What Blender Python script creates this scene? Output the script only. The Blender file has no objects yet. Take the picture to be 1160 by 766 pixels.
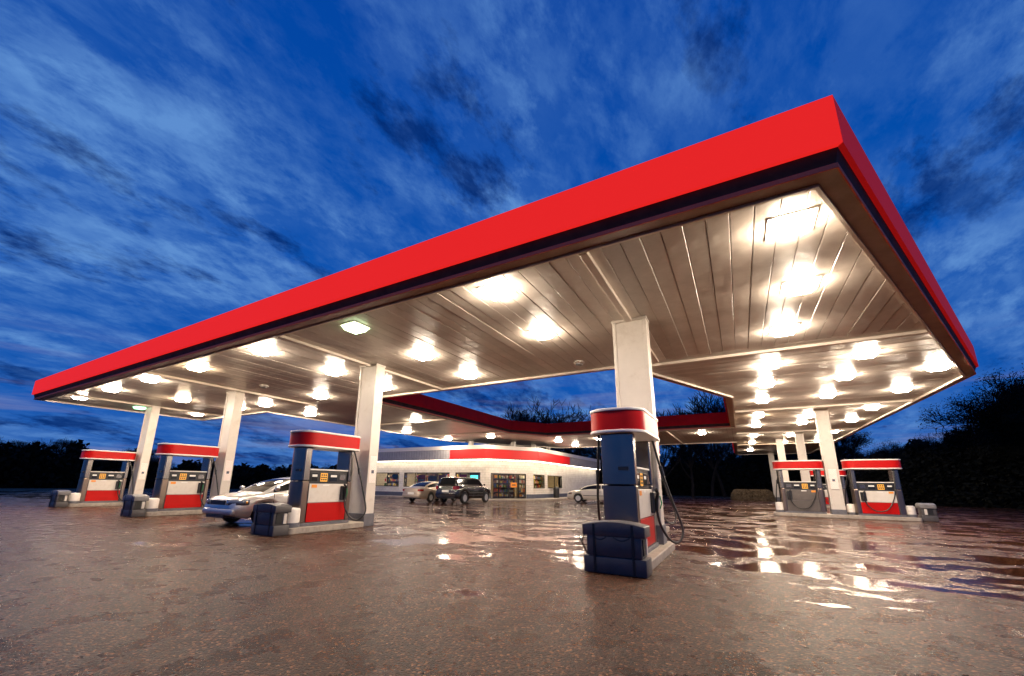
import bpy, bmesh, math, random
from mathutils import Vector, Matrix, noise as mnoise
R = math.radians
random.seed(7)
scene = bpy.context.scene
COL = scene.collection

# ------------------------------------------------------------------ camera
PITCH, ROLL, YAW = 0.23828, -0.01432, 1.03798
cam_data = bpy.data.cameras.new('camera')
cam = bpy.data.objects.new('camera', cam_data)
COL.objects.link(cam)
scene.camera = cam
cam_data.sensor_width = 36.0
cam_data.lens = 36.0 * 464.76 / 1160.0
cam_data.shift_x = 20.9 / 1160.0
cam_data.shift_y = 52.9 / 1160.0
cam_data.clip_start = 0.05
cam_data.clip_end = 3000
_r = Vector((math.sin(YAW), math.cos(YAW), 0))
_h = Vector((-math.cos(YAW), math.sin(YAW), 0))
_f = _h * math.cos(PITCH) + Vector((0, 0, math.sin(PITCH)))
_d = -_r.cross(_f)
_r2 = _r * math.cos(ROLL) + _d * math.sin(ROLL)
_d2 = -_r * math.sin(ROLL) + _d * math.cos(ROLL)
_m = Matrix((_r2, -_d2, -_f)).transposed().to_4x4()
_m.translation = Vector((0, 0, 1.25))
cam.matrix_world = _m

# ------------------------------------------------------------------ node helpers
class NT:
    def __init__(s, tree):
        s.t = tree; tree.nodes.clear()
    def n(s, typ, **kw):
        nd = s.t.nodes.new(typ)
        for k, v in kw.items():
            if k.startswith('i_'):
                key = k[2:]
                key = int(key) if key.isdigit() else key.replace('_', ' ')
                nd.inputs[key].default_value = v
            else: setattr(nd, k, v)
        return nd
    def l(s, a, b): s.t.links.new(a, b)
    def math(s, op, a, b=None, clamp=False):
        nd = s.n('ShaderNodeMath', operation=op, use_clamp=clamp)
        for i, x in enumerate((a, b)):
            if x is None: continue
            if isinstance(x, (int, float)): nd.inputs[i].default_value = x
            else: s.l(x, nd.inputs[i])
        return nd.outputs[0]
    def ramp(s, fac, stops, interp='LINEAR'):
        nd = s.n('ShaderNodeValToRGB'); cr = nd.color_ramp; cr.interpolation = interp
        while len(cr.elements) < len(stops): cr.elements.new(0.5)
        for e, (p, c) in zip(cr.elements, stops):
            e.position = p; e.color = c if len(c) == 4 else (*c, 1)
        s.l(fac, nd.inputs[0]); return nd.outputs[0]
    def mix(s, fac, a, b, typ='MIX'):
        nd = s.n('ShaderNodeMix', data_type='RGBA', blend_type=typ)
        for i, x in ((0, fac), (6, a), (7, b)):
            if isinstance(x, (int, float)): nd.inputs[i].default_value = x
            elif isinstance(x, tuple): nd.inputs[i].default_value = x if len(x) == 4 else (*x, 1)
            else: s.l(x, nd.inputs[i])
        return nd.outputs[2]

# ------------------------------------------------------------------ world: dusk sky with streaked cloud
world = bpy.data.worlds.new('World'); scene.world = world; world.use_nodes = True
w = NT(world.node_tree)
tc = w.n('ShaderNodeTexCoord')
sep = w.n('ShaderNodeSeparateXYZ'); w.l(tc.outputs['Generated'], sep.inputs[0])
zc = w.math('MAXIMUM', sep.outputs[2], 0.0)
den = w.math('ADD', zc, 0.26)
comb = w.n('ShaderNodeCombineXYZ')
w.l(w.math('DIVIDE', sep.outputs[0], den), comb.inputs[0]); w.l(w.math('DIVIDE', sep.outputs[1], den), comb.inputs[1])
mp = w.n('ShaderNodeMapping'); mp.inputs['Rotation'].default_value = (0, 0, R(-30 - 14)); mp.inputs['Scale'].default_value = (1.25, 0.72, 1)
w.l(comb.outputs[0], mp.inputs[0])
def wnoise(scale, detail, rough, dist, off):
    m2 = w.n('ShaderNodeMapping'); m2.inputs['Location'].default_value = off; w.l(mp.outputs[0], m2.inputs[0])
    nd = w.n('ShaderNodeTexNoise', i_Scale=scale, i_Detail=detail, i_Roughness=rough, i_Distortion=dist)
    w.l(m2.outputs[0], nd.inputs['Vector']); return nd.outputs[0]
n1 = wnoise(1.5, 14, .64, .1, (3.1, 1.7, 0))
n2 = wnoise(4.2, 14, .66, .12, (9.3, 4.2, 0))
n3 = wnoise(2.0, 12, .66, .1, (1.2, 7.9, 0))
n4 = wnoise(9.5, 10, .62, .3, (5.5, 2.2, 0))
sky = w.n('ShaderNodeTexSky', sky_type='NISHITA', sun_disc=False)
sky.sun_elevation = R(1.0); sky.sun_rotation = R(-75); sky.air_density = 1.0; sky.dust_density = .3; sky.ozone_density = 6.0
grad = w.ramp(sep.outputs[2], [(0, (.030, .13, .46)), (.12, (.008, .105, .47)), (.45, (.001, .088, .46)), (1, (.001, .055, .37))])
base = w.mix(1.0, grad, w.mix(1.0, sky.outputs[0], (.002, .004, .010), 'MULTIPLY'), 'ADD')
light = w.ramp(n1, [(.44, (0, 0, 0)), (.53, (.45, .45, .45)), (.64, (1, 1, 1))])
wisp = w.math('ADD', w.math('MULTIPLY', w.ramp(n2, [(.46, (0, 0, 0)), (.58, (1, 1, 1))]), .68), w.math('MULTIPLY', w.ramp(n4, [(.45, (0, 0, 0)), (.62, (1, 1, 1))]), .38))
lf = w.math('MULTIPLY', w.math('ADD', w.math('MULTIPLY', light, .20), w.math('MULTIPLY', w.math('MULTIPLY', wisp, w.math('ADD', light, .30)), .72)), 1.0, True)
c1 = w.mix(lf, base, (.125, .31, .72))
dark = w.ramp(n3, [(.53, (0, 0, 0)), (.60, (1, 1, 1))])
df = w.math('MULTIPLY', dark, w.math('SUBTRACT', 1.0, w.math('MULTIPLY', wisp, .45)), True)
c2 = w.mix(w.math('MULTIPLY', df, .85), c1, (.001, .020, .15))
# pale pinkish bars low over the horizon
mpl = w.n('ShaderNodeMapping'); mpl.inputs['Scale'].default_value = (1.6, 1.6, 22); w.l(tc.outputs['Generated'], mpl.inputs[0])
nl = w.n('ShaderNodeTexNoise', i_Scale=1.6, i_Detail=6, i_Roughness=.6, i_Distortion=.3); w.l(mpl.outputs[0], nl.inputs['Vector'])
low = w.ramp(sep.outputs[2], [(0, (.3, .3, .3)), (.05, (1, 1, 1)), (.17, (.7, .7, .7)), (.27, (0, 0, 0))])
bar = w.math('MULTIPLY', w.ramp(nl.outputs[0], [(.5, (0, 0, 0)), (.72, (1, 1, 1))]), low)
c3 = w.mix(w.math('MULTIPLY', bar, .55), c2, (.34, .33, .52))
bg = w.n('ShaderNodeBackground', i_Strength=0.88); w.l(c3, bg.inputs[0])
wo = w.n('ShaderNodeOutputWorld'); w.l(bg.outputs[0], wo.inputs[0])

# faint last afterglow of the sun below the clouds
sd = bpy.data.lights.new('sun', 'SUN'); sd.energy = 0.03; sd.angle = R(12); sd.color = (1, .75, .6)
so = bpy.data.objects.new('sun', sd); COL.objects.link(so); so.rotation_euler = (R(84), 0, R(-105))

vs = scene.view_settings
vs.view_transform = 'Standard'; vs.look = 'None'; vs.exposure = 0.0; vs.gamma = 1.0; vs.use_curve_mapping = False
scene.render.engine = 'CYCLES'
cy = scene.cycles
cy.use_denoising = True
cy.max_bounces = 6; cy.diffuse_bounces = 4; cy.glossy_bounces = 4; cy.transmission_bounces = 6; cy.transparent_max_bounces = 8
cy.sample_clamp_indirect = 8.0; cy.caustics_reflective = False; cy.caustics_refractive = False

# ------------------------------------------------------------------ materials
MATS = {}
def pbr(name, col, rough=.5, metal=0.0, spec=.5, var=0.0, vscale=3.0, bump=0.0, bscale=20.0, coat=0.0, emit=None, estr=0.0, rvar=0.0, trans=0.0, ior=1.5, dirt=None):
    if name in MATS: return MATS[name]
    m = bpy.data.materials.new(name); m.use_nodes = True; MATS[name] = m
    t = NT(m.node_tree)
    b = t.n('ShaderNodeBsdfPrincipled'); o = t.n('ShaderNodeOutputMaterial'); t.l(b.outputs[0], o.inputs[0])
    b.inputs['Base Color'].default_value = (*col, 1); b.inputs['Roughness'].default_value = rough
    b.inputs['Metallic'].default_value = metal; b.inputs['Specular IOR Level'].default_value = spec
    b.inputs['Coat Weight'].default_value = coat; b.inputs['Coat Roughness'].default_value = .05
    b.inputs['Transmission Weight'].default_value = trans; b.inputs['IOR'].default_value = ior
    if emit: b.inputs['Emission Color'].default_value = (*emit, 1); b.inputs['Emission Strength'].default_value = estr
    tc = t.n('ShaderNodeTexCoord')
    if var or rvar or dirt:
        n = t.n('ShaderNodeTexNoise', i_Scale=vscale, i_Detail=6, i_Roughness=.65); t.l(tc.outputs['Object'], n.inputs['Vector'])
        if var or dirt:
            a = tuple(max(0, c * (1 - var)) for c in col); c2 = tuple(min(1, c * (1 + var)) for c in col)
            rc = t.ramp(n.outputs[0], [(.3, a), (.7, c2)])
            if dirt:
                n2 = t.n('ShaderNodeTexNoise', i_Scale=vscale * 2.7, i_Detail=8, i_Roughness=.7); t.l(tc.outputs['Object'], n2.inputs['Vector'])
                rc = t.mix(t.ramp(n2.outputs[0], [(.52, (0, 0, 0)), (.75, (.6, .6, .6))]), rc, dirt)
            t.l(rc, b.inputs['Base Color'])
        if rvar:
            t.l(t.math('ADD', t.math('MULTIPLY', n.outputs[0], rvar), rough - rvar * .5, True), b.inputs['Roughness'])
    if bump:
        n = t.n('ShaderNodeTexNoise', i_Scale=bscale, i_Detail=4); t.l(tc.outputs['Object'], n.inputs['Vector'])
        bp = t.n('ShaderNodeBump', i_Strength=bump, i_Distance=.02); t.l(n.outputs[0], bp.inputs['Height']); t.l(bp.outputs[0], b.inputs['Normal'])
    return m

def mat_emit(name, col, strength):
    m = bpy.data.materials.new(name); m.use_nodes = True; t = NT(m.node_tree)
    e = t.n('ShaderNodeEmission', i_Strength=strength); e.inputs[0].default_value = (*col, 1)
    o = t.n('ShaderNodeOutputMaterial'); t.l(e.outputs[0], o.inputs[0]); MATS[name] = m; return m

def mat_asphalt():
    m = bpy.data.materials.new('wet_asphalt'); m.use_nodes = True; t = NT(m.node_tree)
    b = t.n('ShaderNodeBsdfPrincipled'); o = t.n('ShaderNodeOutputMaterial'); t.l(b.outputs[0], o.inputs[0])
    tc = t.n('ShaderNodeTexCoord'); P = tc.outputs['Object']
    def nz(scale, det, rough=.55, dist=0, sc=(1, 1, 1), rot=0):
        mp = t.n('ShaderNodeMapping'); mp.inputs['Scale'].default_value = sc; mp.inputs['Rotation'].default_value = (0, 0, rot); t.l(P, mp.inputs[0])
        n = t.n('ShaderNodeTexNoise', i_Scale=scale, i_Detail=det, i_Roughness=rough, i_Distortion=dist); t.l(mp.outputs[0], n.inputs['Vector']); return n.outputs[0]
    big = nz(.20, 6, .62, .3, (1, 1.6, 1), .5)
    mid = nz(.8, 7, .6, .2, (1, 1.4, 1), .5)
    v = t.n('ShaderNodeTexVoronoi', i_Scale=52.0); t.l(P, v.inputs['Vector'])
    v2 = t.n('ShaderNodeTexVoronoi', i_Scale=130.0); t.l(P, v2.inputs['Vector'])
    grit = nz(170, 3, .7)
    # colour: reddish brown binder, paler chippings, worn and oily patches
    sc_ = t.n('ShaderNodeSeparateColor'); t.l(v.outputs['Color'], sc_.inputs[0])
    st1 = t.ramp(sc_.outputs[0], [(.05, (.006, .0024, .0012)), (.5, (.034, .0112, .0044)), (.80, (.105, .036, .0145)), (.93, (.22, .085, .038)), (1, (.46, .23, .125))])
    st2 = t.ramp(v2.outputs['Color'], [(.2, (.45, .45, .45)), (.8, (1.45, 1.4, 1.35))])
    col = t.mix(1.0, st1, st2, 'MULTIPLY')
    col = t.mix(1.0, col, t.ramp(nz(.5, 7, .65), [(.3, (.86, .85, .84)), (.7, (1.14, 1.12, 1.10))]), 'MULTIPLY')
    t.l(col, b.inputs['Base Color'])
    # standing water where the surface dips; the forecourt falls towards the islands
    sxy = t.n('ShaderNodeSeparateXYZ'); t.l(P, sxy.inputs[0])
    fall = t.math('MULTIPLY', t.math('SUBTRACT', t.math('MINIMUM', t.math('MAXIMUM', sxy.outputs[1], 0.0), 8.5), 8.5), .026)
    s1 = t.math('ADD', t.math('ADD', t.math('MULTIPLY', big, .38), t.math('MULTIPLY', mid, .62)), fall)
    pud = t.ramp(s1, [(.478, (0, 0, 0)), (.515, (1, 1, 1))])
    rough = t.ramp(nz(2.2, 5), [(.3, (.23, .23, .23)), (.7, (.34, .34, .34))])
    rough = t.mix(pud, rough, (.06, .06, .06))
    t.l(rough, b.inputs['Roughness'])
    t.l(t.math('ADD', .27, t.math('MULTIPLY', pud, .23)), b.inputs['Specular IOR Level'])
    b.inputs['Specular Tint'].default_value = (1.0, .80, .64, 1)
    hgt = t.math('ADD', t.math('MULTIPLY', v.outputs['Distance'], -.9), t.math('ADD', t.math('MULTIPLY', grit, .45), t.math('MULTIPLY', v2.outputs['Distance'], -.35)))
    bp = t.n('ShaderNodeBump', i_Distance=.021); t.l(hgt, bp.inputs['Height'])
    t.l(t.math('SUBTRACT', 1.0, t.math('MULTIPLY', pud, .96)), bp.inputs['Strength'])
    und = t.n('ShaderNodeBump', i_Strength=.02, i_Distance=.03); t.l(nz(1.6, 3, .5), und.inputs['Height']); t.l(bp.outputs[0], und.inputs['Normal'])
    t.l(und.outputs[0], b.inputs['Normal'])
    return m

def mat_planks():
    m = bpy.data.materials.new('ceiling_paint'); m.use_nodes = True; t = NT(m.node_tree)
    b = t.n('ShaderNodeBsdfPrincipled'); o = t.n('ShaderNodeOutputMaterial'); t.l(b.outputs[0], o.inputs[0])
    tc = t.n('ShaderNodeTexCoord'); oi = t.n('ShaderNodeObjectInfo')
    n = t.n('ShaderNodeTexNoise', i_Scale=1.1, i_Detail=7, i_Roughness=.7); t.l(tc.outputs['Object'], n.inputs['Vector'])
    c = t.ramp(n.outputs[0], [(.3, (.46, .405, .355)), (.72, (.66, .60, .54))])
    rv = t.ramp(oi.outputs['Random'], [(0, (.80, .79, .78)), (1, (1.08, 1.08, 1.08))])
    t.l(t.mix(1.0, c, rv, 'MULTIPLY'), b.inputs['Base Color'])
    b.inputs['Roughness'].default_value = .36; b.inputs['Specular IOR Level'].default_value = .6
    n2 = t.n('ShaderNodeTexNoise', i_Scale=2.2, i_Detail=2); t.l(tc.outputs['Object'], n2.inputs['Vector'])
    bp = t.n('ShaderNodeBump', i_Strength=.35, i_Distance=.05); t.l(n2.outputs[0], bp.inputs['Height']); t.l(bp.outputs[0], b.inputs['Normal'])
    return m

def mat_notice():
    m = bpy.data.materials.new('notice_print'); m.use_nodes = True; t = NT(m.node_tree)
    b = t.n('ShaderNodeBsdfPrincipled', i_Roughness=.4); o = t.n('ShaderNodeOutputMaterial'); t.l(b.outputs[0], o.inputs[0])
    tc = t.n('ShaderNodeTexCoord')
    br = t.n('ShaderNodeTexBrick', i_Scale=1.0); br.inputs['Brick Width'].default_value = .09; br.inputs['Row Height'].default_value = .035; br.inputs['Mortar Size'].default_value = .014
    br.inputs['Color1'].default_value = (.62, .16, .13, 1); br.inputs['Color2'].default_value = (.75, .45, .4, 1); br.inputs['Mortar'].default_value = (.82, .78, .74, 1)
    sx = t.n('ShaderNodeSeparateXYZ'); t.l(tc.outputs['Object'], sx.inputs[0]); cx = t.n('ShaderNodeCombineXYZ')
    t.l(t.math('ADD', sx.outputs[0], sx.outputs[1]), cx.inputs[0]); t.l(sx.outputs[2], cx.inputs[1]); t.l(cx.outputs[0], br.inputs['Vector'])
    t.l(br.outputs[0], b.inputs['Base Color']); return m

def mat_block():
    m = bpy.data.materials.new('painted_block'); m.use_nodes = True; t = NT(m.node_tree)
    b = t.n('ShaderNodeBsdfPrincipled', i_Roughness=.55); o = t.n('ShaderNodeOutputMaterial'); t.l(b.outputs[0], o.inputs[0])
    tc = t.n('ShaderNodeTexCoord')
    br = t.n('ShaderNodeTexBrick', i_Scale=1.0); br.inputs['Brick Width'].default_value = .4; br.inputs['Row Height'].default_value = .2; br.inputs['Mortar Size'].default_value = .008
    br.inputs['Color1'].default_value = (.82, .78, .72, 1); br.inputs['Color2'].default_value = (.76, .72, .66, 1); br.inputs['Mortar'].default_value = (.5, .46, .42, 1)
    sx = t.n('ShaderNodeSeparateXYZ'); t.l(tc.outputs['Object'], sx.inputs[0]); cx = t.n('ShaderNodeCombineXYZ')
    t.l(t.math('ADD', sx.outputs[0], sx.outputs[1]), cx.inputs[0]); t.l(sx.outputs[2], cx.inputs[1]); t.l(cx.outputs[0], br.inputs['Vector'])
    n = t.n('ShaderNodeTexNoise', i_Scale=1.3, i_Detail=7, i_Roughness=.7); t.l(tc.outputs['Object'], n.inputs['Vector'])
    t.l(t.mix(1.0, br.outputs[0], t.ramp(n.outputs[0], [(.3, (.82, .79, .76)), (.65, (1, 1, 1))]), 'MULTIPLY'), b.inputs['Base Color'])
    bp = t.n('ShaderNodeBump', i_Strength=.4, i_Distance=.01, invert=True); t.l(br.outputs['Fac'], bp.inputs['Height']); t.l(bp.outputs[0], b.inputs['Normal'])
    return m

WARM = (1.0, .82, .62)
M_ASPHALT = mat_asphalt(); M_PLANK = mat_planks(); M_NOTICE = mat_notice(); M_BLOCK = mat_block()
M_LENS = mat_emit('lamp_lens', WARM, 120.0)
M_LENS_SIDE = mat_emit('lamp_lens_side', WARM, 260.0)
LENS_VAR = [(M_LENS, M_LENS_SIDE), (mat_emit('lamp_lens_aged', (1, .75, .49), 85.0), mat_emit('lamp_lens_aged_side', (1, .75, .49), 185.0)), (mat_emit('lamp_lens_new', (1, .83, .64), 135.0), mat_emit('lamp_lens_new_side', (1, .83, .64), 300.0))]
M_LENS_DIM = mat_emit('lamp_lens_weak', (.75, 1.0, .55), 9.0)
M_LENS_GREEN = mat_emit('lamp_lens_green', (.35, 1.0, .5), 5.0)
M_RED_GLOW = pbr('self_glowing_red_face', (.70, .015, .012), .6, emit=(1.0, .022, .020), estr=.78, spec=.1)  # glow in the material stands in for light on the front fascia
M_RED_SIDE = pbr('dim_glow_red_side_face', (.70, .015, .012), .6, emit=(1.0, .016, .016), estr=.2, spec=.1)  # same red with a weaker glow, so the other faces look less lit
M_BRONZE = pbr('bronze_lip', (.34, .23, .17), .35, var=.2)
M_RED = pbr('red_panel', (.80, .010, .010), .6, spec=.08, var=.10, vscale=1.5)
M_RED_GLOSS = pbr('red_gloss', (.46, .006, .005), .38, spec=.2, var=.08, vscale=2)
M_SOFFIT = pbr('dark_soffit', (.085, .050, .034), .7, spec=.15, var=.3)
M_TRIM = pbr('cream_trim', (.70, .62, .54), .35, var=.12, vscale=2, bump=.1, bscale=6)
M_BEAD_HILITE = pbr('bead_highlight_red', (.85, .22, .12), .5, spec=.1)  # orange-red highlight along the lip, painted as the bead's colour
M_COLUMN = pbr('column_paint', (.62, .57, .52), .35, var=.08, vscale=1.3, rvar=.1, dirt=(.45, .38, .32))
M_PLINTH = pbr('plinth_grey', (.11, .11, .13), .5, var=.3, vscale=5, dirt=(.2, .17, .14))
M_CONC = pbr('kerb_concrete', (.36, .31, .26), .5, var=.28, vscale=4, bump=.4, bscale=40, dirt=(.13, .11, .09))
M_STEEL = pbr('brushed_steel', (.24, .22, .205), .27, metal=1.0, rvar=.06, vscale=1.0)
M_STEEL_D = pbr('dull_steel', (.20, .19, .19), .38, metal=1.0)
M_STEEL_GROUND = pbr('ground_tinted_steel', (.26, .20, .165), .30, metal=1.0, rvar=.08, vscale=1.2)  # brown ground reflection is put into this steel's colour
M_GUNMETAL = pbr('gunmetal_panel', (.10, .085, .078), .4, var=.25, vscale=2)
M_DARK = pbr('dark_casing', (.018, .018, .021), .35, var=.2)
M_RUBBER = pbr('black_rubber', (.012, .012, .012), .45)
M_WHITE = pbr('white_enamel', (.68, .63, .57), .3, var=.06, vscale=3, dirt=(.55, .48, .4))
M_WHITE_TRIM = pbr('white_trim', (.80, .76, .72), .3)
M_SCREEN = pbr('display_glass', (.02, .022, .025), .08)
M_AMBER = pbr('amber_advert', (.75, .38, .05), .4, emit=(1, .45, .05), estr=.35)
M_GREEN = pbr('green_grip', (.01, .22, .07), .35)
M_ORANGE = pbr('orange_sticker', (.85, .30, .03), .4)
M_PAPER = pbr('paper_white', (.78, .76, .72), .6)
M_BLUEPLASTIC = pbr('slate_blue_plastic', (.066, .060, .062), .45, var=.18, vscale=5, bump=.15, bscale=160, rvar=.15)
M_GREYPLASTIC = pbr('grey_plastic', (.17, .165, .17), .42, var=.2, vscale=5, bump=.15, bscale=120)
M_BOLLARD = pbr('bollard_white', (.76, .70, .64), .4, var=.1, dirt=(.4, .33, .27))
M_GLASS = pbr('window_glass', (1, 1, 1), .02, trans=1.0, ior=1.45)
M_FRAME = pbr('dark_window_frame', (.02, .018, .016), .35, metal=.3)
M_BAND = pbr('slate_wall_band', (.075, .085, .125), .5, var=.15)
M_CLAD = pbr('grey_cladding', (.38, .37, .39), .4, metal=.2, var=.12)
M_STRIP = mat_emit('eave_strip_light', (1.0, .84, .62), 15.0)
M_INLAMP = mat_emit('shop_ceiling_lamp', (1.0, .80, .48), 20.0)
M_WALLIN = pbr('shop_interior_wall', (.60, .50, .34), .7)
M_FLOORIN = pbr('shop_floor', (.35, .30, .25), .4)
M_BARK = pbr('bark', (.022, .018, .016), .9, spec=.1, var=.3, vscale=3)
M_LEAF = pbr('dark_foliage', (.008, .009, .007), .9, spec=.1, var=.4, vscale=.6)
M_HEDGE = pbr('dry_hedge', (.12, .085, .05), .8, var=.4, vscale=3)
M_SOIL = pbr('verge_grass', (.030, .035, .022), .9, var=.4, vscale=.5)
M_TYRE = pbr('tyre_rubber', (.014, .014, .015), .6)
M_RIM = pbr('alloy_rim', (.50, .49, .48), .35, metal=.25)
M_CARGLASS = pbr('car_glass', (.010, .011, .013), .06, spec=.18)
M_CHROME = pbr('chrome', (.7, .7, .7), .08, metal=1.0)
M_HEADLAMP = pbr('headlamp_glass', (.10, .11, .14), .04, coat=1.0)
M_TAIL = pbr('tail_lamp_red', (.25, .008, .006), .15, coat=.5)
M_AMBERLAMP = pbr('amber_lamp', (.8, .3, .03), .1, coat=1.0)
M_SILVER = pbr('silver_paint', (.52, .51, .50), .3, metal=.6, coat=.5)
M_BEIGE = pbr('beige_paint', (.42, .34, .26), .3, metal=.4, coat=.7)
M_BLACKPAINT = pbr('black_paint', (.008, .008, .009), .2, coat=1.0)
M_CREAMPAINT = pbr('cream_paint', (.60, .54, .44), .3, coat=.8)

# ------------------------------------------------------------------ mesh builder
class MB:
    def __init__(s): s.v = []; s.f = []
    def add(s, vs, fs):
        o = len(s.v); s.v += [tuple(v) for v in vs]; s.f += [tuple(i + o for i in f) for f in fs]; return s
    def box(s, x0, x1, y0, y1, z0, z1):
        return s.add([(x0, y0, z0), (x1, y0, z0), (x1, y1, z0), (x0, y1, z0), (x0, y0, z1), (x1, y0, z1), (x1, y1, z1), (x0, y1, z1)],
                     [(0, 3, 2, 1), (4, 5, 6, 7), (0, 1, 5, 4), (1, 2, 6, 5), (2, 3, 7, 6), (3, 0, 4, 7)])
    def prism(s, poly, z0, z1):
        n = len(poly)
        a = sum(poly[i][0] * poly[(i + 1) % n][1] - poly[(i + 1) % n][0] * poly[i][1] for i in range(n))
        if a < 0: poly = poly[::-1]
        vs = [(x, y, z0) for x, y in poly] + [(x, y, z1) for x, y in poly]
        return s.add(vs, [tuple(range(n))[::-1], tuple(range(n, 2 * n))] + [(i, (i + 1) % n, n + (i + 1) % n, n + i) for i in range(n)])
    def lathe(s, prof, seg=16, c=(0, 0, 0), axis='Z'):
        vs = []; fs = []; n = len(prof)
        for k in range(seg):
            a = 2 * math.pi * k / seg; ca, sa = math.cos(a), math.sin(a)
            for r, z in prof:
                p = (r * ca, r * sa, z)
                if axis == 'Y': p = (r * ca, -z, r * sa)
                if axis == 'X': p = (z, r * ca, r * sa)
                vs.append((p[0] + c[0], p[1] + c[1], p[2] + c[2]))
        for k in range(seg):
            k2 = (k + 1) % seg
            for j in range(n - 1): fs.append((k * n + j, k2 * n + j, k2 * n + j + 1, k * n + j + 1))
        closed = prof[0] == prof[-1]
        if prof[0][0] > 1e-6 and not closed: fs.append(tuple(k * n for k in range(seg))[::-1])
        if prof[-1][0] > 1e-6 and not closed: fs.append(tuple(k * n + n - 1 for k in range(seg)))
        return s.add(vs, fs)
    def tube(s, pts, r, seg=6, taper=None):
        pts = [Vector(p) for p in pts]; vs = []; fs = []; n = len(pts)
        up = Vector((0, 0, 1)); prev = None
        for i, p in enumerate(pts):
            d = (pts[min(i + 1, n - 1)] - pts[max(i - 1, 0)]).normalized()
            if prev is None:
                a = d.orthogonal().normalized()
            else:
                a = (prev - d * prev.dot(d))
                a = a.normalized() if a.length > 1e-6 else d.orthogonal().normalized()
            prev = a; b = d.cross(a)
            rr = r if taper is None else r + (taper - r) * i / (n - 1)
            for k in range(seg):
                t = 2 * math.pi * k / seg; vs.append(p + a * (rr * math.cos(t)) + b * (rr * math.sin(t)))
        for i in range(n - 1):
            for k in range(seg): fs.append((i * seg + k, i * seg + (k + 1) % seg, (i + 1) * seg + (k + 1) % seg, (i + 1) * seg + k))
        fs.append(tuple(range(seg))[::-1]); fs.append(tuple(range((n - 1) * seg, n * seg)))
        return s.add(vs, fs)
    def mesh(s, name, mat, bevel=0.0, smooth=False, bseg=2):
        me = bpy.data.meshes.new(name); me.from_pydata(s.v, [], s.f); me.update()
        if bevel > 0:
            bm = bmesh.new(); bm.from_mesh(me)
            bmesh.ops.remove_doubles(bm, verts=bm.verts, dist=1e-5)
            ed = [e for e in bm.edges if len(e.link_faces) == 2 and e.calc_face_angle(0) > .5]
            bmesh.ops.bevel(bm, geom=ed, offset=bevel, segments=bseg, affect='EDGES', profile=.5, clamp_overlap=True)
            bm.to_mesh(me); bm.free(); me.update()
        if smooth:
            for p in me.polygons: p.use_smooth = True
            if hasattr(me, 'set_sharp_from_angle'): me.set_sharp_from_angle(angle=R(40))
        me.materials.append(mat); return me
    def build(s, name, mat, parent=None, bevel=0.0, smooth=False, loc=None, bseg=2):
        return link(name, s.mesh(name, mat, bevel, smooth, bseg), parent, loc)

def link(name, me, parent=None, loc=None, rz=0):
    o = bpy.data.objects.new(name, me); COL.objects.link(o)
    if parent: o.parent = parent
    if loc is not None: o.location = loc
    if rz: o.rotation_euler.z = rz
    return o
def tag(o, label=None, cat=None, group=None, kind=None):
    if label: o['label'] = label
    if cat: o['category'] = cat
    if group: o['group'] = group
    if kind: o['kind'] = kind
    return o
def thing(name, label, cat, loc=(0, 0, 0), rz=0, group=None):
    o = bpy.data.objects.new(name, None); COL.objects.link(o); o.location = loc; o.rotation_euler.z = rz
    o.empty_display_size = .3
    return tag(o, label, cat, group)
def copy_tree(o, parent=None):
    c = o.copy(); COL.objects.link(c); c.parent = parent
    for ch in list(o.children): copy_tree(ch, c)
    return c
def B(x0, x1, y0, y1, z0, z1): return MB().box(x0, x1, y0, y1, z0, z1)
def catmull(pts, k=8):
    pts = [Vector(p) for p in pts]; out = []
    q = [pts[0] * 2 - pts[1]] + pts + [pts[-1] * 2 - pts[-2]]
    for i in range(1, len(q) - 2):
        for j in range(k):
            t = j / k; a, b, c, d = q[i - 1], q[i], q[i + 1], q[i + 2]
            out.append(.5 * ((2 * b) + (c - a) * t + (2 * a - 5 * b + 4 * c - d) * t * t + (3 * b - a - 3 * c + d) * t ** 3))
    out.append(pts[-1]); return out

# ------------------------------------------------------------------ ground
g = MB().add([(-700, -300, -.03), (700, -300, -.03), (700, 900, -.03), (-700, 900, -.03)], [(0, 1, 2, 3)]).build('ground', M_SOIL); tag(g, kind='structure')
fo = MB().add([(-62, -14, 0), (48, -14, 0), (48, 62, 0), (-62, 62, 0)], [(0, 1, 2, 3)]).build('forecourt', M_ASPHALT); tag(fo, kind='structure')

M_ROAD = pbr('pale_road', (.10, .10, .105), .55, var=.25, vscale=.4, bump=.3, bscale=30)
rd = MB().add([(11, 27, .006), (120, 70, .006), (120, 56, .006), (14, 17, .006)], [(0, 3, 2, 1)]).build('side_road', M_ROAD); tag(rd, kind='structure')
# ------------------------------------------------------------------ canopy
ZC = 4.96; ZB = 5.17; ZT = 5.85; E0 = .38
VF, VB = 5.82, 12.74
UL = -28.83; UO = 6.67; UI = .12
P1 = (1.20, VF); P2 = (UO, 18.96); SL = (P2[1] - P1[1]) / (P2[0] - P1[0])
Q2 = (UI, 19.47); Q1 = (UI - (Q2[1] - VB) / SL, VB)
VE = 55.0; WB0, WB1 = 29.6, 39.5
WL, WR = -21.9, -14.5
S1 = (WR, 26.6); S2 = (-12.6, WB0)
OC1 = (WL, 29.6); OC2 = (-15.3, WB1)
outer = [(UL, VF), P1, P2, (UO, VE), (UI, VE), (UI, WB1), OC2, OC1, (WL, VB), (UL, VB)]
hole = [(WR, VB), S1, S2, (UI, WB0), Q2, Q1]      # clockwise: material lies outside
canopy = thing('fuel_canopy', 'huge flat fuel station canopy with red fascia and plank ceiling', 'canopy', (0, 0, 0))

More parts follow.
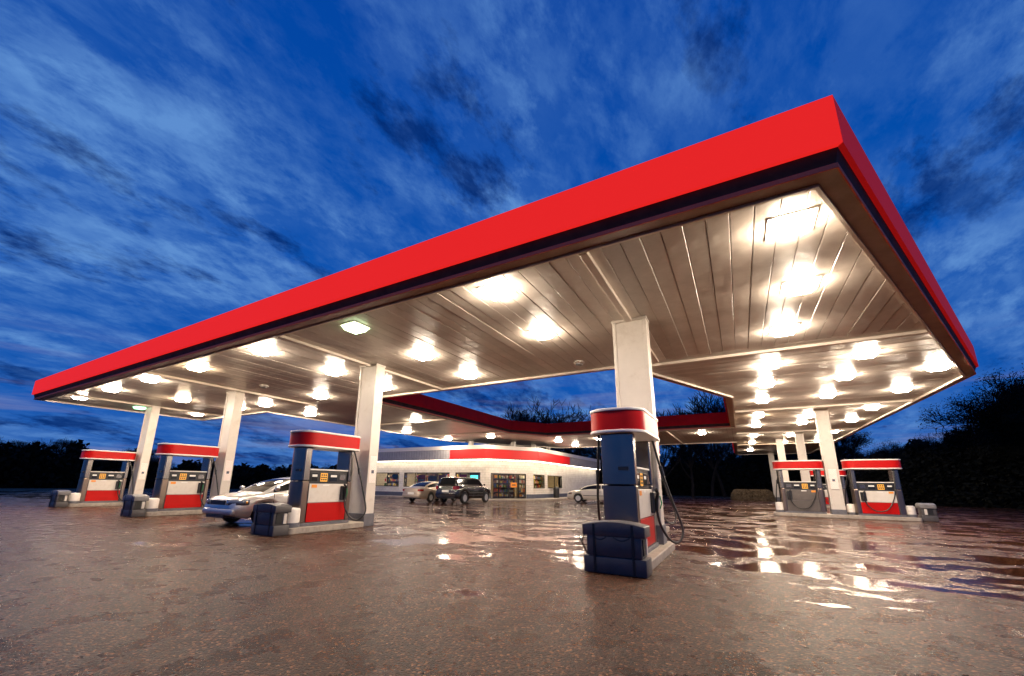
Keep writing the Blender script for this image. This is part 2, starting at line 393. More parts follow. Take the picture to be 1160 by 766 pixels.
def offset(poly, d):
    n = len(poly); out = []
    for i in range(n):
        a, b, c = Vector(poly[i - 1]), Vector(poly[i]), Vector(poly[(i + 1) % n])
        d1 = (b - a).normalized(); d2 = (c - b).normalized()
        n1 = Vector((d1.y, -d1.x)); n2 = Vector((d2.y, -d2.x))
        m = (n1 + n2); m = m / max(.25, m.dot(n1)) if m.length > 1e-6 else n1
        out.append((b.x + m.x * d, b.y + m.y * d))
    return out
def wall_seg(a, b, a2, b2, z0, z1): return MB().prism([a, b, b2, a2], z0, z1)
def ring(poly, tagname):
    n = len(poly)
    lip_o = offset(poly, .05); fa = offset(poly, E0); fb = offset(poly, E0 - .06); red = offset(poly, .268)
    for i in range(n):
        j = (i + 1) % n
        m_ = M_RED if tagname != 'outer' else (M_RED_GLOW if i == 0 else M_RED_SIDE)
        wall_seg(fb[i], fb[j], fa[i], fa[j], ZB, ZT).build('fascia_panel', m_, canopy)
        wall_seg(poly[i], poly[j], lip_o[i], lip_o[j], ZC - .07, ZC + .03).build('edge_trim', M_TRIM, canopy)
        wall_seg(lip_o[i], lip_o[j], red[i], red[j], ZC - .03, ZC + .026).build('outer_lip', M_BRONZE, canopy)
        bead = offset(poly, .288)
        wall_seg(red[i], red[j], bead[i], bead[j], ZC - .035, ZC + .03).build('highlight_bead', M_BEAD_HILITE, canopy)
        # sloping dark soffit between lip and fascia foot
        vs_ = [(*red[i], ZC + .03), (*red[j], ZC + .03), (*fb[j], ZB - .002), (*fb[i], ZB - .002)]
        MB().add(vs_ + [(x_, y_, z_ + .03) for x_, y_, z_ in vs_], [(0, 3, 2, 1), (4, 5, 6, 7), (0, 1, 5, 4), (1, 2, 6, 5), (2, 3, 7, 6), (3, 0, 4, 7)]).build('soffit', M_SOFFIT, canopy)
        wall_seg(fb[i], fb[j], offset(poly, E0 - .10)[i], offset(poly, E0 - .10)[j], ZB + .03, ZT - .01).build('fascia_backing', M_SOFFIT, canopy)
ring(outer, 'outer'); ring(hole, 'hole')

# roof decks (above the ceiling planks)
dk = MB()
for poly in ([(UL, VF), P1, (P1[0] + (VB - VF) / SL, VB), (UL, VB)],
             [Q1, (P1[0] + (VB - VF) / SL, VB), P2, (UO, Q2[1]), Q2],
             [Q2, (UO, Q2[1]), (UO, VE), (UI, VE)],
             [(WL, VB), (WR, VB), S1, OC1], [OC1, S1, S2, OC2], [S2, (UI, WB0), (UI, WB1), OC2]):
    dk.prism(poly, ZC + .05, ZC + .06)
dk.build('roof_deck', M_SOFFIT, canopy)

PW = .30
def plank_mesh(x0, x1, ya0, yb0, ya1, yb1):
    """plank between x0 and x1; y range (ya0..yb0) on the x0 side and (ya1..yb1) on the x1 side, with a chamfered groove on both long edges"""
    gp = .003; ch = .007
    a, b = x0 + gp, x1 - gp
    def pt(x, s):
        t = (x - x0) / (x1 - x0)
        return (ya0 + (ya1 - ya0) * t) if s == 0 else (yb0 + (yb1 - yb0) * t)
    prof = [(a, .045), (a, ch), (a + ch, 0), (b - ch, 0), (b, ch), (b, .045)]
    vs = [(x, pt(x, 0), z) for x, z in prof] + [(x, pt(x, 1), z) for x, z in prof]
    fs = [(i, i + 1, i + 7, i + 6) for i in range(5)]
    return MB().add(vs, fs)
jr = random.Random(3)
# front arm: planks run front to back
full = plank_mesh(0, PW, 0, VB - VF, 0, VB - VF).mesh('plank', M_PLANK)
x = UL
while x < P1[0] + (VB - VF) / SL - .05:
    x1 = x + PW
    y0 = max(VF, VF + (x - P1[0]) * SL); y1 = max(VF, VF + (x1 - P1[0]) * SL)
    dz = jr.uniform(-.004, .004)
    if y1 <= VF:
        o = link('plank', full, canopy, (x, VF, ZC + dz))
    else:
        if y1 > VB: y1 = VB
        o = plank_mesh(0, PW, y0 - VF, VB - VF, y1 - VF, VB - VF).build('plank', M_PLANK, canopy, loc=(x, VF, ZC + dz))
    o.rotation_euler.y = jr.uniform(-.006, .006)
    x = x1
# right arm: planks run across
def swap(mb): 
    mb.v = [(y, x, z) for x, y, z in mb.v]; mb.f = [f[::-1] for f in mb.f]; return mb
def inner_u(v): return UI if v >= Q2[1] else Q2[0] - (Q2[1] - v) / SL
def outer_u(v): return UO if v >= P2[1] else P2[0] - (P2[1] - v) / SL
far = MB(); y = VB; fullr = swap(plank_mesh(0, PW, UI, UO, UI, UO)).mesh('plank', M_PLANK)
while y < VE - .02:
    y1 = min(y + PW, VE); i0, i1, o0, o1 = inner_u(y), inner_u(y1), outer_u(y), outer_u(y1)
    dz = jr.uniform(-.004, .004)
    if y < 33:
        if i0 == i1 == UI and o0 == o1 == UO: o = link('plank', fullr, canopy, (0, y, ZC + dz))
        else: o = swap(plank_mesh(0, y1 - y, i0, o0, i1, o1)).build('plank', M_PLANK, canopy, loc=(0, y, ZC + dz))
        o.rotation_euler.x = jr.uniform(-.006, .006)
    else:
        mb = swap(plank_mesh(0, y1 - y, i0, o0, i1, o1)); far.add([(a, b + y, c + ZC) for a, b, c in mb.v], mb.f)
    y = y1
# left and rear arms stand far off: their planks in one piece
def clip_poly(poly, ax, lo, hi):
    for sgn, lim in ((1, lo), (-1, -hi)):
        out = []
        for i in range(len(poly)):
            a, b = poly[i - 1], poly[i]
            da, db = sgn * a[ax] - lim, sgn * b[ax] - lim
            if (da >= 0) != (db >= 0):
                t = da / (da - db); out.append((a[0] + (b[0] - a[0]) * t, a[1] + (b[1] - a[1]) * t))
            if db >= 0: out.append(b)
        poly = out
        if len(poly) < 3: return []
    return poly
def arm(poly, ax, start, stop):
    q = start
    while q < stop:
        c = clip_poly(poly, ax, q + .006, q + PW - .006)
        if len(c) >= 3:
            a = sum(c[i][0] * c[(i + 1) % len(c)][1] - c[(i + 1) % len(c)][0] * c[i][1] for i in range(len(c)))
            if a > 0: c = c[::-1]
            far.prism(c, ZC, ZC + .04)
        q += PW
arm([(WL, VB), (WR, VB), S1, OC1], 1, VB, 31)
arm([OC1, S1, S2, OC2], 1, 26, 40)
arm([S2, (UI, WB0), (UI, WB1), OC2], 0, -16, UI)
tag(far.build('plank_field', M_PLANK, canopy), kind='stuff')
# cover battens
CU = [-1.80, -9.95, -17.75, -25.85]
for u in CU:
    B(u - .07, u + .07, VF + .02, VB - .02, ZC - .075, ZC + .02).build('cover_batten', M_TRIM, canopy, bevel=.01)
for v in (13.12, 23.5, 33.3, 42.3):
    B(inner_u(v) + .03, outer_u(v) - .03, v - .07, v + .07, ZC - .075, ZC + .02).build('cover_batten', M_TRIM, canopy, bevel=.01)
for v in (19.2, 25.6):
    B(WL + .03, WR - .03, v - .07, v + .07, ZC - .075, ZC + .02).build('cover_batten', M_TRIM, canopy)
for u in (-4.0,):
    B(u - .07, u + .07, WB0 + .03, WB1 - .03, ZC - .075, ZC + .02).build('cover_batten', M_TRIM, canopy)

# ------------------------------------------------------------------ canopy lights
def light_meshes():
    h = MB()
    s, t = .29, .245
    for a in ((-s, s, -s, -t), (-s, s, t, s), (-s, -t, -t, t), (t, s, -t, t)): h.box(a[0], a[1], a[2], a[3], -.014, 0)
    le = MB(); a, b = .24, .17
    le.add([(-a, -a, -.006), (a, -a, -.006), (a, a, -.006), (-a, a, -.006), (-b, -b, -.115), (b, -b, -.115), (b, b, -.115), (-b, b, -.115)],
           [(0, 1, 5, 4), (1, 2, 6, 5), (2, 3, 7, 6), (3, 0, 4, 7), (4, 5, 6, 7)])
    return h.mesh('housing', M_WHITE_TRIM), le
HM, LEM = light_meshes()
def two(pair):
    me = LEM.mesh('lens', pair[0]); me.materials.append(pair[1])
    for k_ in range(4): me.polygons[k_].material_index = 1
    return me
LM = {'on': [two(p_) for p_ in LENS_VAR], 'weak': LEM.mesh('lens', M_LENS_DIM), 'green': LEM.mesh('lens', M_LENS_GREEN)}
def canopy_light(u, v, label, group, state='on'):
    t = thing('canopy_light', label, 'ceiling light', (u, v, ZC - .004), 0, group)
    link('housing', HM, t); link('lens', LM[state] if state != 'on' else LM['on'][lrand.choice((0, 0, 1, 2))], t)
lrand = random.Random(21)
ORD = 'first second third fourth fifth sixth seventh eighth ninth tenth'.split()
front_rows = [('front', 6.40, [1.02, -3.72, -7.72, -11.58, -15.35, -18.85, -22.5, -26.1]),
              ('middle', 8.95, [1.36, -3.88, -7.72, -11.66, -22.3, -26.9]),
              ('inner', 11.45, [1.30, -7.78, -11.8, -15.65, -19.8, -22.2, -26.4])]
for nm, v, us in front_rows:
    for k, u in enumerate(us):
        st = 'weak' if (nm == 'front' and k == 2) else ('green' if (nm == 'middle' and k == 5) else 'on')
        lab = 'square ceiling light, %s from the red corner in the %s row of the front canopy' % (ORD[k], nm)
        if st == 'weak': lab = 'dim greenish square ceiling light close to the red front fascia'
        if st == 'green': lab = 'small green glowing ceiling light near the far left canopy end'
        canopy_light(u, v + (.22 if (k == 0 and nm == 'front') else 0), lab, 'front canopy lights', st)
for nm, u, vl in (('inner', 1.2, [14.7, 17.5, 20.8, 25.2, 29.3, 35.0, 40.3, 48.5]), ('middle', 3.42, [14.65, 17.4, 20.7, 25.1 + 1.2, 29.0, 35.6, 41.0]), ('outer', 5.62, [17.25, 20.65, 24.85, 29.0, 34.3, 40.5])):
    for k, v in enumerate(vl):
        canopy_light(u, v, 'square ceiling light, %s from the front in the %s row of the right canopy arm' % (ORD[k], nm), 'right canopy lights')
for u, v, lab in ((-20.4, 14.4, 'square ceiling light at the outer edge of the left canopy arm, nearest'),
                  (-16.5, 18.8, 'square ceiling light under the middle of the left canopy arm'),
                  (-20.8, 22.8, 'square ceiling light at the outer edge of the left canopy arm, above the shop'),
                  (-20.9, 28.0, 'square ceiling light at the rear corner of the left canopy arm'),
                  (-16.7, 28.0, 'square ceiling light above the shop corner near the door'),
                  (-13.0, 33.0, 'left light of the front row under the rear canopy'),
                  (-13.0, 37.3, 'light of the back row under the rear canopy right of the shop'),
                  (-9.4, 32.7, 'light under the rear canopy just left of the near pump'),
                  (-1.95, 32.0, 'lone light under the rear canopy right of the near column')):
    canopy_light(u, v, lab, 'rear canopy lights')
for u, v, lab in ((-3.9, 11.8, 'round white ceiling detector left of the near column'), (-16.0, 9.1, 'round white ceiling detector between the two left columns')):
    t = thing('ceiling_detector', lab, 'detector', (u, v, ZC - .004))
    MB().lathe([(.17, 0), (.17, -.03), (.12, -.045)], 20).build('base_ring', M_WHITE_TRIM, t, smooth=True)
    MB().lathe([(.11, -.045), (.10, -.09), (.05, -.11), (0, -.112)], 20).build('dome', M_GREYPLASTIC, t, smooth=True)

# ------------------------------------------------------------------ columns
def column(u, v, label, z0=0.0, w=.74, d=.36, notice=True, along='u', cat_group='canopy columns', plinth=True):
    t = thing('support_column', label, 'column', (u, v, z0), 0 if along == 'u' else math.pi / 2, cat_group)
    h = ZC - z0 - .012
    hw, hd = w / 2, d / 2
    B(-hw + .03, hw - .03, -hd + .028, hd - .028, 0.0, h).build('shaft', M_COLUMN, t)
    for sx in (-1, 1):
        B(sx * hw - .075 * (sx > 0), sx * hw + .075 * (sx < 0), -hd, hd, 0.0, h - .002).build('corner_trim', M_COLUMN, t, bevel=.012)
    if plinth:
        B(-hw - .02, hw + .02, -hd - .02, hd + .02, 0.001, .36).build('plinth', M_PLINTH, t, bevel=.01)
    B(-hw - .015, hw + .015, -hd - .015, hd + .015, h - .05, h + .004).build('head_collar', M_COLUMN, t)
    if notice:
        side = 1
        nb = B(hw + .002, hw + .008, -.13, .13, 1.25, 2.05).build('notice', M_NOTICE, t); nb['label'] = 'printed notice sheet on the column side'
        B(hw + .008, hw + .012, -.05, .05, 1.52, 1.62).build('notice_symbol', M_BAND, nb)
        fb = B(-.12, .12, -hd - .008, -hd + .010, 1.2, 2.0).build('notice', M_NOTICE, t) if along == 'R' else None
    return t
CV = 9.22
column(CU[0], CV, 'tall cream column rising behind the near pump', z0=.15)
column(CU[1] - .02, CV - .1, 'cream column beside the second pump from the right in the front row', z0=0)
column(CU[2] - .5, CV, 'cream column behind the nose of the silver saloon', z0=0)
column(CU[3] - .2, CV, 'leftmost cream column near the canopy end', z0=0)
c = column(3.70, 24.72, 'white column between the two right hand pumps', z0=0, w=.50, d=.36, notice=False)
nb = B(-.15, .15, -.192, -.186, 1.25, 2.15).build('notice', M_NOTICE, c); B(-.05, .05, -.196, -.192, 1.60, 1.70).build('notice_symbol', M_BAND, nb)
column(3.80, 34.8, 'white column seen above the dark steel pump', w=.46, d=.36, notice=False)
column(2.95, 38.6, 'white column left of the dark steel pump', w=.46, d=.36, notice=False)
column(3.15, 53.6, 'farthest thin column at the end of the right canopy arm', w=.50, d=.36, notice=False)

# ------------------------------------------------------------------ pump islands, pumps, bins
def rounded(hw, y0, y1, r, seg=6):
    pts = []
    for cx, cy, a0 in ((hw - r, y0 + r, -90), (hw - r, y1 - r, 0), (-hw + r, y1 - r, 90), (-hw + r, y0 + r, 180)):
        for k in range(seg + 1):
            a = R(a0 + 90 * k / seg); pts.append((cx + r * math.cos(a), cy + r * math.sin(a)))
    return pts
def make_island(label, loc, rz, y0, y1, hw=.5):
    t = thing('pump_island', label, 'kerb island', loc, rz, 'pump islands')
    MB().prism(rounded(hw, y0, y1, .12), 0.001, .146).build('kerb', M_CONC, t, bevel=.015)
    MB().prism(rounded(hw - .14, y0 + .14, y1 - .14, .05), .146, .151).build('top_slab', M_CONC, t)
    return t

def make_pump(label, loc, rz, hose='both', steel=False):
    t = thing('fuel_pump', label, 'fuel pump', loc, rz, 'fuel pumps')
    B(-.30, .30, -.80, .78, 0, .07).build('base_frame', M_PLINTH, t, bevel=.008)
    B(-.245, .245, -.60, .64, .07, 1.06).build('cabinet', M_STEEL_D, t)
    B(-.235, .235, -.60, .64, 1.062, 1.40).build('display_head', M_DARK, t, bevel=.012)
    for s in (-1, 1):
        def sb(x0, x1, *a):
            return B(min(s * x0, s * x1), max(s * x0, s * x1), *a)
        lowm, upm = (M_GUNMETAL, M_GUNMETAL) if steel else (M_RED_GLOSS, M_WHITE)
        sb(.247, .275, -.585, .625, .09, .56).build('lower_panel', lowm, t, bevel=.006)
        up = sb(.247, .272, -.585, .625, .575, 1.05).build('upper_panel', upm, t, bevel=.006)
        sb(.272, .277, -.52, -.36, .95, 1.03).build('sticker', M_ORANGE, up)
        sb(.272, .276, -.18, .02, .99, 1.03).build('sticker', M_PAPER, up)
        # displays
        for (a, b, z0, z1, m) in ((-.55, -.33, 1.10, 1.34, M_SCREEN), (-.28, -.02, 1.09, 1.35, M_AMBER), (.03, .30, 1.10, 1.34, M_SCREEN), (.35, .58, 1.14, 1.32, M_STEEL)):
            fr = sb(.236, .247, a, b, z0, z1).build('display_bezel', M_DARK, t, bevel=.004)
            sc = sb(.247, .250, a + .02, b - .02, z0 + .02, z1 - .02).build('display_screen', m, fr)
            if m is M_AMBER:
                for r_ in range(3):
                    for c_ in range(3): sb(.250, .252, a + .04 + c_ * .065, a + .085 + c_ * .065, z0 + .05 + r_ * .06, z0 + .09 + r_ * .06).build('keypad_key', M_DARK, sc)
            elif m is M_SCREEN:
                sb(.250, .252, a + .035, b - .035, z0 + .13, z0 + .19).build('reading_strip', M_PAPER, sc)
        # nozzle boot and nozzle
        bx = sb(.272, .34, .40, .60, .62, 1.0).build('nozzle_boot', M_DARK, t, bevel=.015)
        nz = MB().tube([(s * .36, .50, .66), (s * .37, .50, .86), (s * .40, .50, .98), (s * .38, .43, 1.05)], .030, 8)
        nz.build('nozzle', M_RUBBER, t, smooth=True)
        MB().tube([(s * .42, .50, .70), (s * .455, .50, .80), (s * .43, .50, .93)], .012, 6).build('nozzle_lever', M_GREEN if s > 0 else M_STEEL, t, smooth=True)
    B(-.25, .25, -.62, .66, 1.40, 1.435).build('head_cap', M_WHITE_TRIM, t, bevel=.006)
    for y0, y1 in ((-.80, -.605), (.645, .78)):
        p_ = B(-.275, .275, y0, y1, 1.12, 1.985).build('end_post', M_STEEL, t, bevel=.02)
        B(-.275, .275, y0, y1, .072, 1.115).build('end_panel', M_STEEL_GROUND, t, bevel=.02)
    # bowed steel plates on the two ends
    for sg, y_ in ((-1, -.80), (1, .78)):
        for z0_, z1_, m_ in ((1.135, 1.965, M_STEEL), (.095, 1.10, M_STEEL_GROUND)):
            arc = [(-.255 + .51 * k / 12, y_ + sg * (.004 + .055 * (1 - ((k - 6) / 6) ** 2))) for k in range(13)]
            MB().prism([(-.255, y_ - sg * .004)] + arc + [(.255, y_ - sg * .004)], z0_, z1_).build('bowed_plate', m_, t, smooth=True)
    B(.02, .19, -.868, -.845, 1.36, 1.42).build('name_plate', M_DARK, t)
    # valance with white beads
    v0 = rounded(.47, -.98, .98, .36, 8); v1 = rounded(.485, -.995, .995, .37, 8); v2 = rounded(.40, -.91, .91, .30, 8)
    MB().prism(v0, 2.035, 2.36).build('valance', M_RED_GLOSS, t, smooth=True)
    MB().prism(v1, 1.985, 2.035).build('valance_bead', M_WHITE_TRIM, t, smooth=True, bevel=.012)
    MB().prism(v1, 2.36, 2.41).build('valance_bead', M_WHITE_TRIM, t, smooth=True, bevel=.012)
    # hoses
    for s in (-1, 1):
        if s > 0:
            pts = [(s * .36, .50, .68), (s * .40, .52, .42), (s * .52, .62, .16), (s * .66, .80, .10), (s * .72, .98, .34), (s * .56, .96, .90), (s * .42, .86, 1.5), (s * .34, .72, 1.99)]
        else:
            pts = [(s * .36, .50, .68), (s * .40, .40, .40), (s * .48, .16, .20), (s * .50, -.2, .30), (s * .46, -.48, .8), (s * .40, -.60, 1.4), (s * .34, -.66, 1.99)]
        MB().tube(catmull(pts, 8), .023, 7).build('hose', M_RUBBER, t, smooth=True)
        if s > 0: MB().tube([(s * .455, .885, 1.33), (s * .425, .865, 1.50)], .038, 8).build('hose_coupling', M_DARK, t, smooth=True)
    return t

def make_bin(label, loc, rz, lid='blue', w=.455):
    t = thing('service_bin', label, 'bin', loc, rz, 'service bins')
    h = .20 if w > .3 else .24; mb = M_BLUEPLASTIC; ml = M_BLUEPLASTIC if lid == 'blue' else M_GREYPLASTIC
    B(-w, w, -h, h, .004, .238).build('lower_tub', mb, t, bevel=.016, smooth=True)
    B(-w + .055, w - .055, -h + .004, h - .03, .240, .528).build('upper_tub', mb, t, bevel=.012, smooth=True)
    # arched lid
    n = 10; poly = []
    for k in range(n + 1):
        x = -w - .005 + (2 * w + .01) * k / n; poly.append((x, .68 + .055 * (1 - (x / w) ** 2)))
    prof = [(-w - .005, .525), (w + .005, .525)] + poly[::-1]
    vs = [(x, -h - .01, z) for x, z in prof] + [(x, h + .01, z) for x, z in prof]; m = len(prof)
    MB().add(vs, [tuple(range(m)), tuple(range(m, 2 * m))[::-1]] + [(i, m + i, m + (i + 1) % m, (i + 1) % m) for i in range(m)]).build('lid', ml, t, bevel=.014, smooth=True)
    for s in (-1, 1):
        B(s * w * .62 - .018, s * w * .62 + .018, -h - .016, -h + .01, .02, .70).build('strap', M_RUBBER, t, bevel=.004)
        B(s * (w - .052) - .012, s * (w - .052) + .012, -.13, .02, .28, .50).build('paper_slot', M_RUBBER, t)
        B(s * (w - .045) - .014, s * (w - .045) + .014, .05, .13, .27, .50).build('towel_holder', M_WHITE, t, bevel=.004)
    # two torn bag edges showing below the lid
    for x0, x1 in ((-.30, -.10), (.0, .24)):
        pts = [(x0 + (x1 - x0) * k / 6, -h - .004 + .016, .515 - .045 * math.sin(math.pi * k / 6)) for k in range(7)]
        MB().tube(pts, .014, 5).build('bag_edge', M_RUBBER, t, smooth=True)
    return t

def make_squeegee(label, base, top):
    t = thing('squeegee', label, 'squeegee', base)
    d = Vector(top) - Vector(base)
    MB().tube([(0, 0, 0), d], .012, 6).build('handle', M_RUBBER, t, smooth=True)
    MB().tube([d * .62, d * .62 + Vector((.05, 0, .13))], .010, 6).build('hook', M_DARK, t, smooth=True)

def make_bollard(label, loc, h=.46, r=.20):
    t = thing('bollard', label, 'bollard', loc, 0, 'island bollards')
    MB().lathe([(r, .10), (r, h - .05), (r - .02, h - .015), (r - .06, h), (0, h + .004)], 24).build('drum', M_BOLLARD, t, smooth=True)
    MB().lathe([(r + .012, 0), (r + .012, .10), (r, .11)], 24).build('skirt', M_PLINTH, t, smooth=True)

names_p = ['nearest fuel pump seen end on, its steel end panel reflecting the sky', 'fuel pump with red and white panels between the silver saloon and column',
           'fuel pump left of the silver saloon, in front of the second column', 'leftmost fuel pump, farthest along the front row']
names_b = ['large slate blue service bin in front of the near pump', 'slate blue service bin beside the silver saloon', 'dark service bin in front of the leftmost column', 'leftmost small dark service bin with grey lid']
names_i = ['concrete kerb island under the near pump', 'concrete kerb island under the pump beside the silver saloon', 'concrete kerb island in front of the second left column', 'leftmost concrete kerb island']
cu_off = [(-1.80, 0.0), (-9.98, -.35), (-18.35, -.1), (-26.4, 0.0)]
for k, (u, dv) in enumerate(cu_off):
    make_island(names_i[k], (u, 0, 0), 0, 6.85 + dv, 9.75 if k == 0 else 9.02 + (.0 if k != 1 else -.12))
    make_pump(names_p[k], (u + .03, 8.0 + dv, .15), 0)
    make_bin(names_b[k], (u + .09, 6.62 + dv, 0), 0, 'blue' if k < 2 else 'grey')
    if k: make_bollard(['', 'white drum bollard between the bin and the pump by the silver saloon', 'white drum bollard at the foot of the second pump from the left', 'white drum bollard at the foot of the leftmost pump'][k], (u + .22, 7.06 + dv, .15))
make_squeegee('black squeegee leaning at the left of the near bin', (-2.165, 6.60, .24), (-2.27, 6.53, .50))
make_pump('fuel pump half hidden behind the tall near column', (-2.42, 12.3, .15), 0)
make_island('concrete kerb island behind the tall near column', (-2.42, 0, 0), 0, 11.1, 13.5)

# right arm: islands lie across
VR = 24.72
make_island('concrete kerb island under the right hand pumps', (0, VR, 0), math.pi / 2, -6.35, -1.25, .42)
make_pump('fuel pump with red base at the far right', (5.12, VR, .15), math.pi / 2)
make_pump('dark steel fuel pump left of the white right hand column', (2.45, VR + .1, .15), math.pi / 2, steel=True)
make_bin('grey lidded service bin at the right end of the right island', (6.62, VR, 0), math.pi / 2, 'grey', .27)
make_bollard('white drum bollard right of the red based right pump', (5.98 + .12, VR - .05, .15), .46, .17)
make_bollard('white drum bollard at the left end of the right island', (1.52, VR, .15), .46, .17)
make_bollard('white drum bollard between the white column and the right pump', (4.18, VR + .05, .15), .46, .15)
make_pump('small distant pump behind the white right hand column', (5.35, 37.2, .15), math.pi / 2)
make_island('distant kerb island behind the right hand pumps', (0, 37.2, 0), math.pi / 2, -6.6, -4.1, .42)

# ------------------------------------------------------------------ shop
shop = thing('shop_building', 'low pale shop with red fascia band, lit windows and corner glass doors', 'shop', (0, 0, 0))
K0 = (-31.6, 29.5); K1 = (-18.0, 29.5); K2 = (-15.5, 33.3); K3 = (-15.5, 52.0)
ZW = 3.25
def face_frame(a, b):
    a, b = Vector(a), Vector(b); d = (b - a); L = d.length; d.normalize(); nrm = Vector((d.y, -d.x)); return a, d, nrm, L
def fbox(fr, s0, s1, z0, z1, o0, o1):
    a, d, n, L = fr
    q = [a + d * s0 + n * o0, a + d * s1 + n * o0, a + d * s1 + n * o1, a + d * s0 + n * o1]
    return MB().prism([(p.x, p.y) for p in q], z0, z1)
def fpt(fr, s_, o_):
    a, d, n, L = fr; p = a + d * s_ + n * o_; return (p.x, p.y)
FL, FC, FR = face_frame(K0, K1), face_frame(K1, K2), face_frame(K2, K3)
def facade(fr, openings, name='wall'):
    a, d, n, L = fr; s = 0.0; mb = MB(); bb = MB()
    def piece(s0, s1, z0, z1):
        q = fbox(fr, s0, s1, z0, z1, -.2, 0); mb.add(q.v, q.f)
    for (s0, s1, z0, z1) in openings:
        if s0 > s: piece(s, s0, 0, ZW)
        piece(s0, s1, z1, ZW)
        if z0 > 0.01: piece(s0, s1, 0, z0)
        s = s1
    if s < L: piece(s, L, 0, ZW)
    mb.build(name, M_BLOCK, shop)
def window(fr, s0, s1, z0, z1, mull=1):
    wn = MB()
    for (a0, a1, b0, b1) in ((s0, s1, z0, z0 + .06), (s0, s1, z1 - .06, z1), (s0, s0 + .06, z0 + .06, z1 - .06), (s1 - .06, s1, z0 + .06, z1 - .06)):
        q = fbox(fr, a0, a1, b0, b1, -.14, -.05); wn.add(q.v, q.f)
    wo_ = wn.build('window', M_FRAME, shop)
    wdt = (s1 - s0 - .12) / mull
    for k in range(mull):
        a0 = s0 + .06 + k * wdt; a1 = a0 + wdt
        fbox(fr, a0 + .012, a1 - .012, z0 + .06, z1 - .06, -.105, -.095).build('pane', M_GLASS, wo_)
        if k: fbox(fr, a0 - .02, a0 + .02, z0 + .06, z1 - .06, -.13, -.06).build('mullion', M_FRAME, wo_)
    fbox(fr, s0 - .05, s1 + .05, z0 - .06, z0 - .002, -.02, .07).build('sill', M_WHITE_TRIM, wo_)
    return wo_
Ls = lambda u: u + 31.6
wl = [(Ls(-30.6), Ls(-27.5), .92, 2.2), (Ls(-26.95), Ls(-21.7), .92, 2.2), (Ls(-21.1), Ls(-18.55), .92, 2.2)]
wl_all = wl
facade(FL, wl_all)
for (a, b, c_, d_), mu in zip(wl_all, (2, 4, 2)): window(FL, a, b, c_, d_, mu)
LC = FC[3]
dr = (.10 * LC, .845 * LC, 0.0, 2.16)
facade(FC, [dr])
wr = [(.05, 2.55, .95, 2.15), (3.15, 6.95, .95, 2.15)]
facade(FR, wr)
window(FR, *wr[0], 1); window(FR, *wr[1], 2)
for fr, s0, s1 in ((FL, 0, FL[3]), (FC, 0, dr[0]), (FC, dr[1], LC), (FR, 0, FR[3])):
    fbox(fr, s0 + (.0 if s0 else .0), s1, .002, .46, .003, .022).build('base_band', M_BAND, shop)
# entrance: sidelights and a pair of doors
ent = fbox(FC, dr[0], dr[1], 2.08, 2.16, -.16, -.03).build('entrance', M_FRAME, shop)
n_bays = [(0, .22), (.22, .50), (.50, .78), (.78, 1.0)]
wd = dr[1] - dr[0]
for k, (a, b) in enumerate(n_bays):
    s0, s1 = dr[0] + a * wd, dr[0] + b * wd
    fbox(FC, s0, s0 + .07, 0.002, 2.08, -.15, -.04).build('jamb', M_FRAME, ent)
    fbox(FC, s0 + .07, s1 - .0, .002, .16, -.13, -.06).build('kick_rail', M_FRAME, ent)
    fbox(FC, s0 + .075, s1 - .005, .16, 2.08, -.10, -.09).build('pane', M_GLASS, ent)
    if k in (1, 2):
        hs = s1 - .10 if k == 1 else s0 + .14
        fbox(FC, hs - .015, hs + .015, .85, 1.35, -.05, -.02).build('pull_handle', M_CHROME, ent)
fbox(FC, dr[1] - .07, dr[1], .002, 2.08, -.15, -.04).build('jamb', M_FRAME, ent)
fbox(FC, dr[0] + .56 * wd, dr[0] + .74 * wd, 1.02, 1.42, -.088, -.080).build('door_poster', M_ORANGE, ent)
fbox(FC, dr[0] + .60 * wd, dr[0] + .70 * wd, 1.18, 1.26, -.080, -.076).build('poster_line', M_DARK, ent)
# parapet overhanging the walls, soffit, light strip
OV = .55
def off_line(o): 
    pl = [K0, K1, K2, K3]; out = []
    for i in range(4):
        b = Vector(pl[i])
        if i == 0: n = FL[2]; out.append(b + n * o)
        elif i == 3: n = FR[2]; out.append(b + n * o)
        else:
            n1, n2 = (FL[2], FC[2]) if i == 1 else (FC[2], FR[2]); m_ = (n1 + n2); m_ = m_ / m_.dot(n1); out.append(b + m_ * o)
    return [(p.x, p.y) for p in out]
def band(o0, o1, z0, z1, mat, name, parent=shop, idx=(0, 1, 2)):
    A, C_ = off_line(o0), off_line(o1); r = None
    for i in idx: r = MB().prism([A[i], A[i + 1], C_[i + 1], C_[i]], z0, z1).build(name, mat, parent)
    return r
band(-.2, OV, ZW + .001, ZW + .05, M_WHITE_TRIM, 'eave_soffit')
band(OV - .10, OV, ZW + .052, 4.10, M_CLAD, 'parapet')
band(OV - .14, OV + .05, 4.10, 4.42, M_WHITE_TRIM, 'coping')
band(OV + .002, OV + .03, ZW - .02, ZW + .06, M_WHITE_TRIM, 'eave_edge')
band(OV - .16, OV - .04, ZW - .05, ZW - .002, M_STRIP, 'eave_light')
# corrugation ribs on the grey parapet
rb = MB()
for fr, s0, s1 in ((FL, 0, Ls(-21.3)), (FR, 8.4, FR[3])):
    s = s0
    while s < s1:
        q = fbox(fr, s, s + .10, ZW + .07, 4.09, OV + .0, OV + .03); rb.add(q.v, q.f); s += .30
tag(rb.build('parapet_ribs', M_CLAD, shop), kind='stuff')
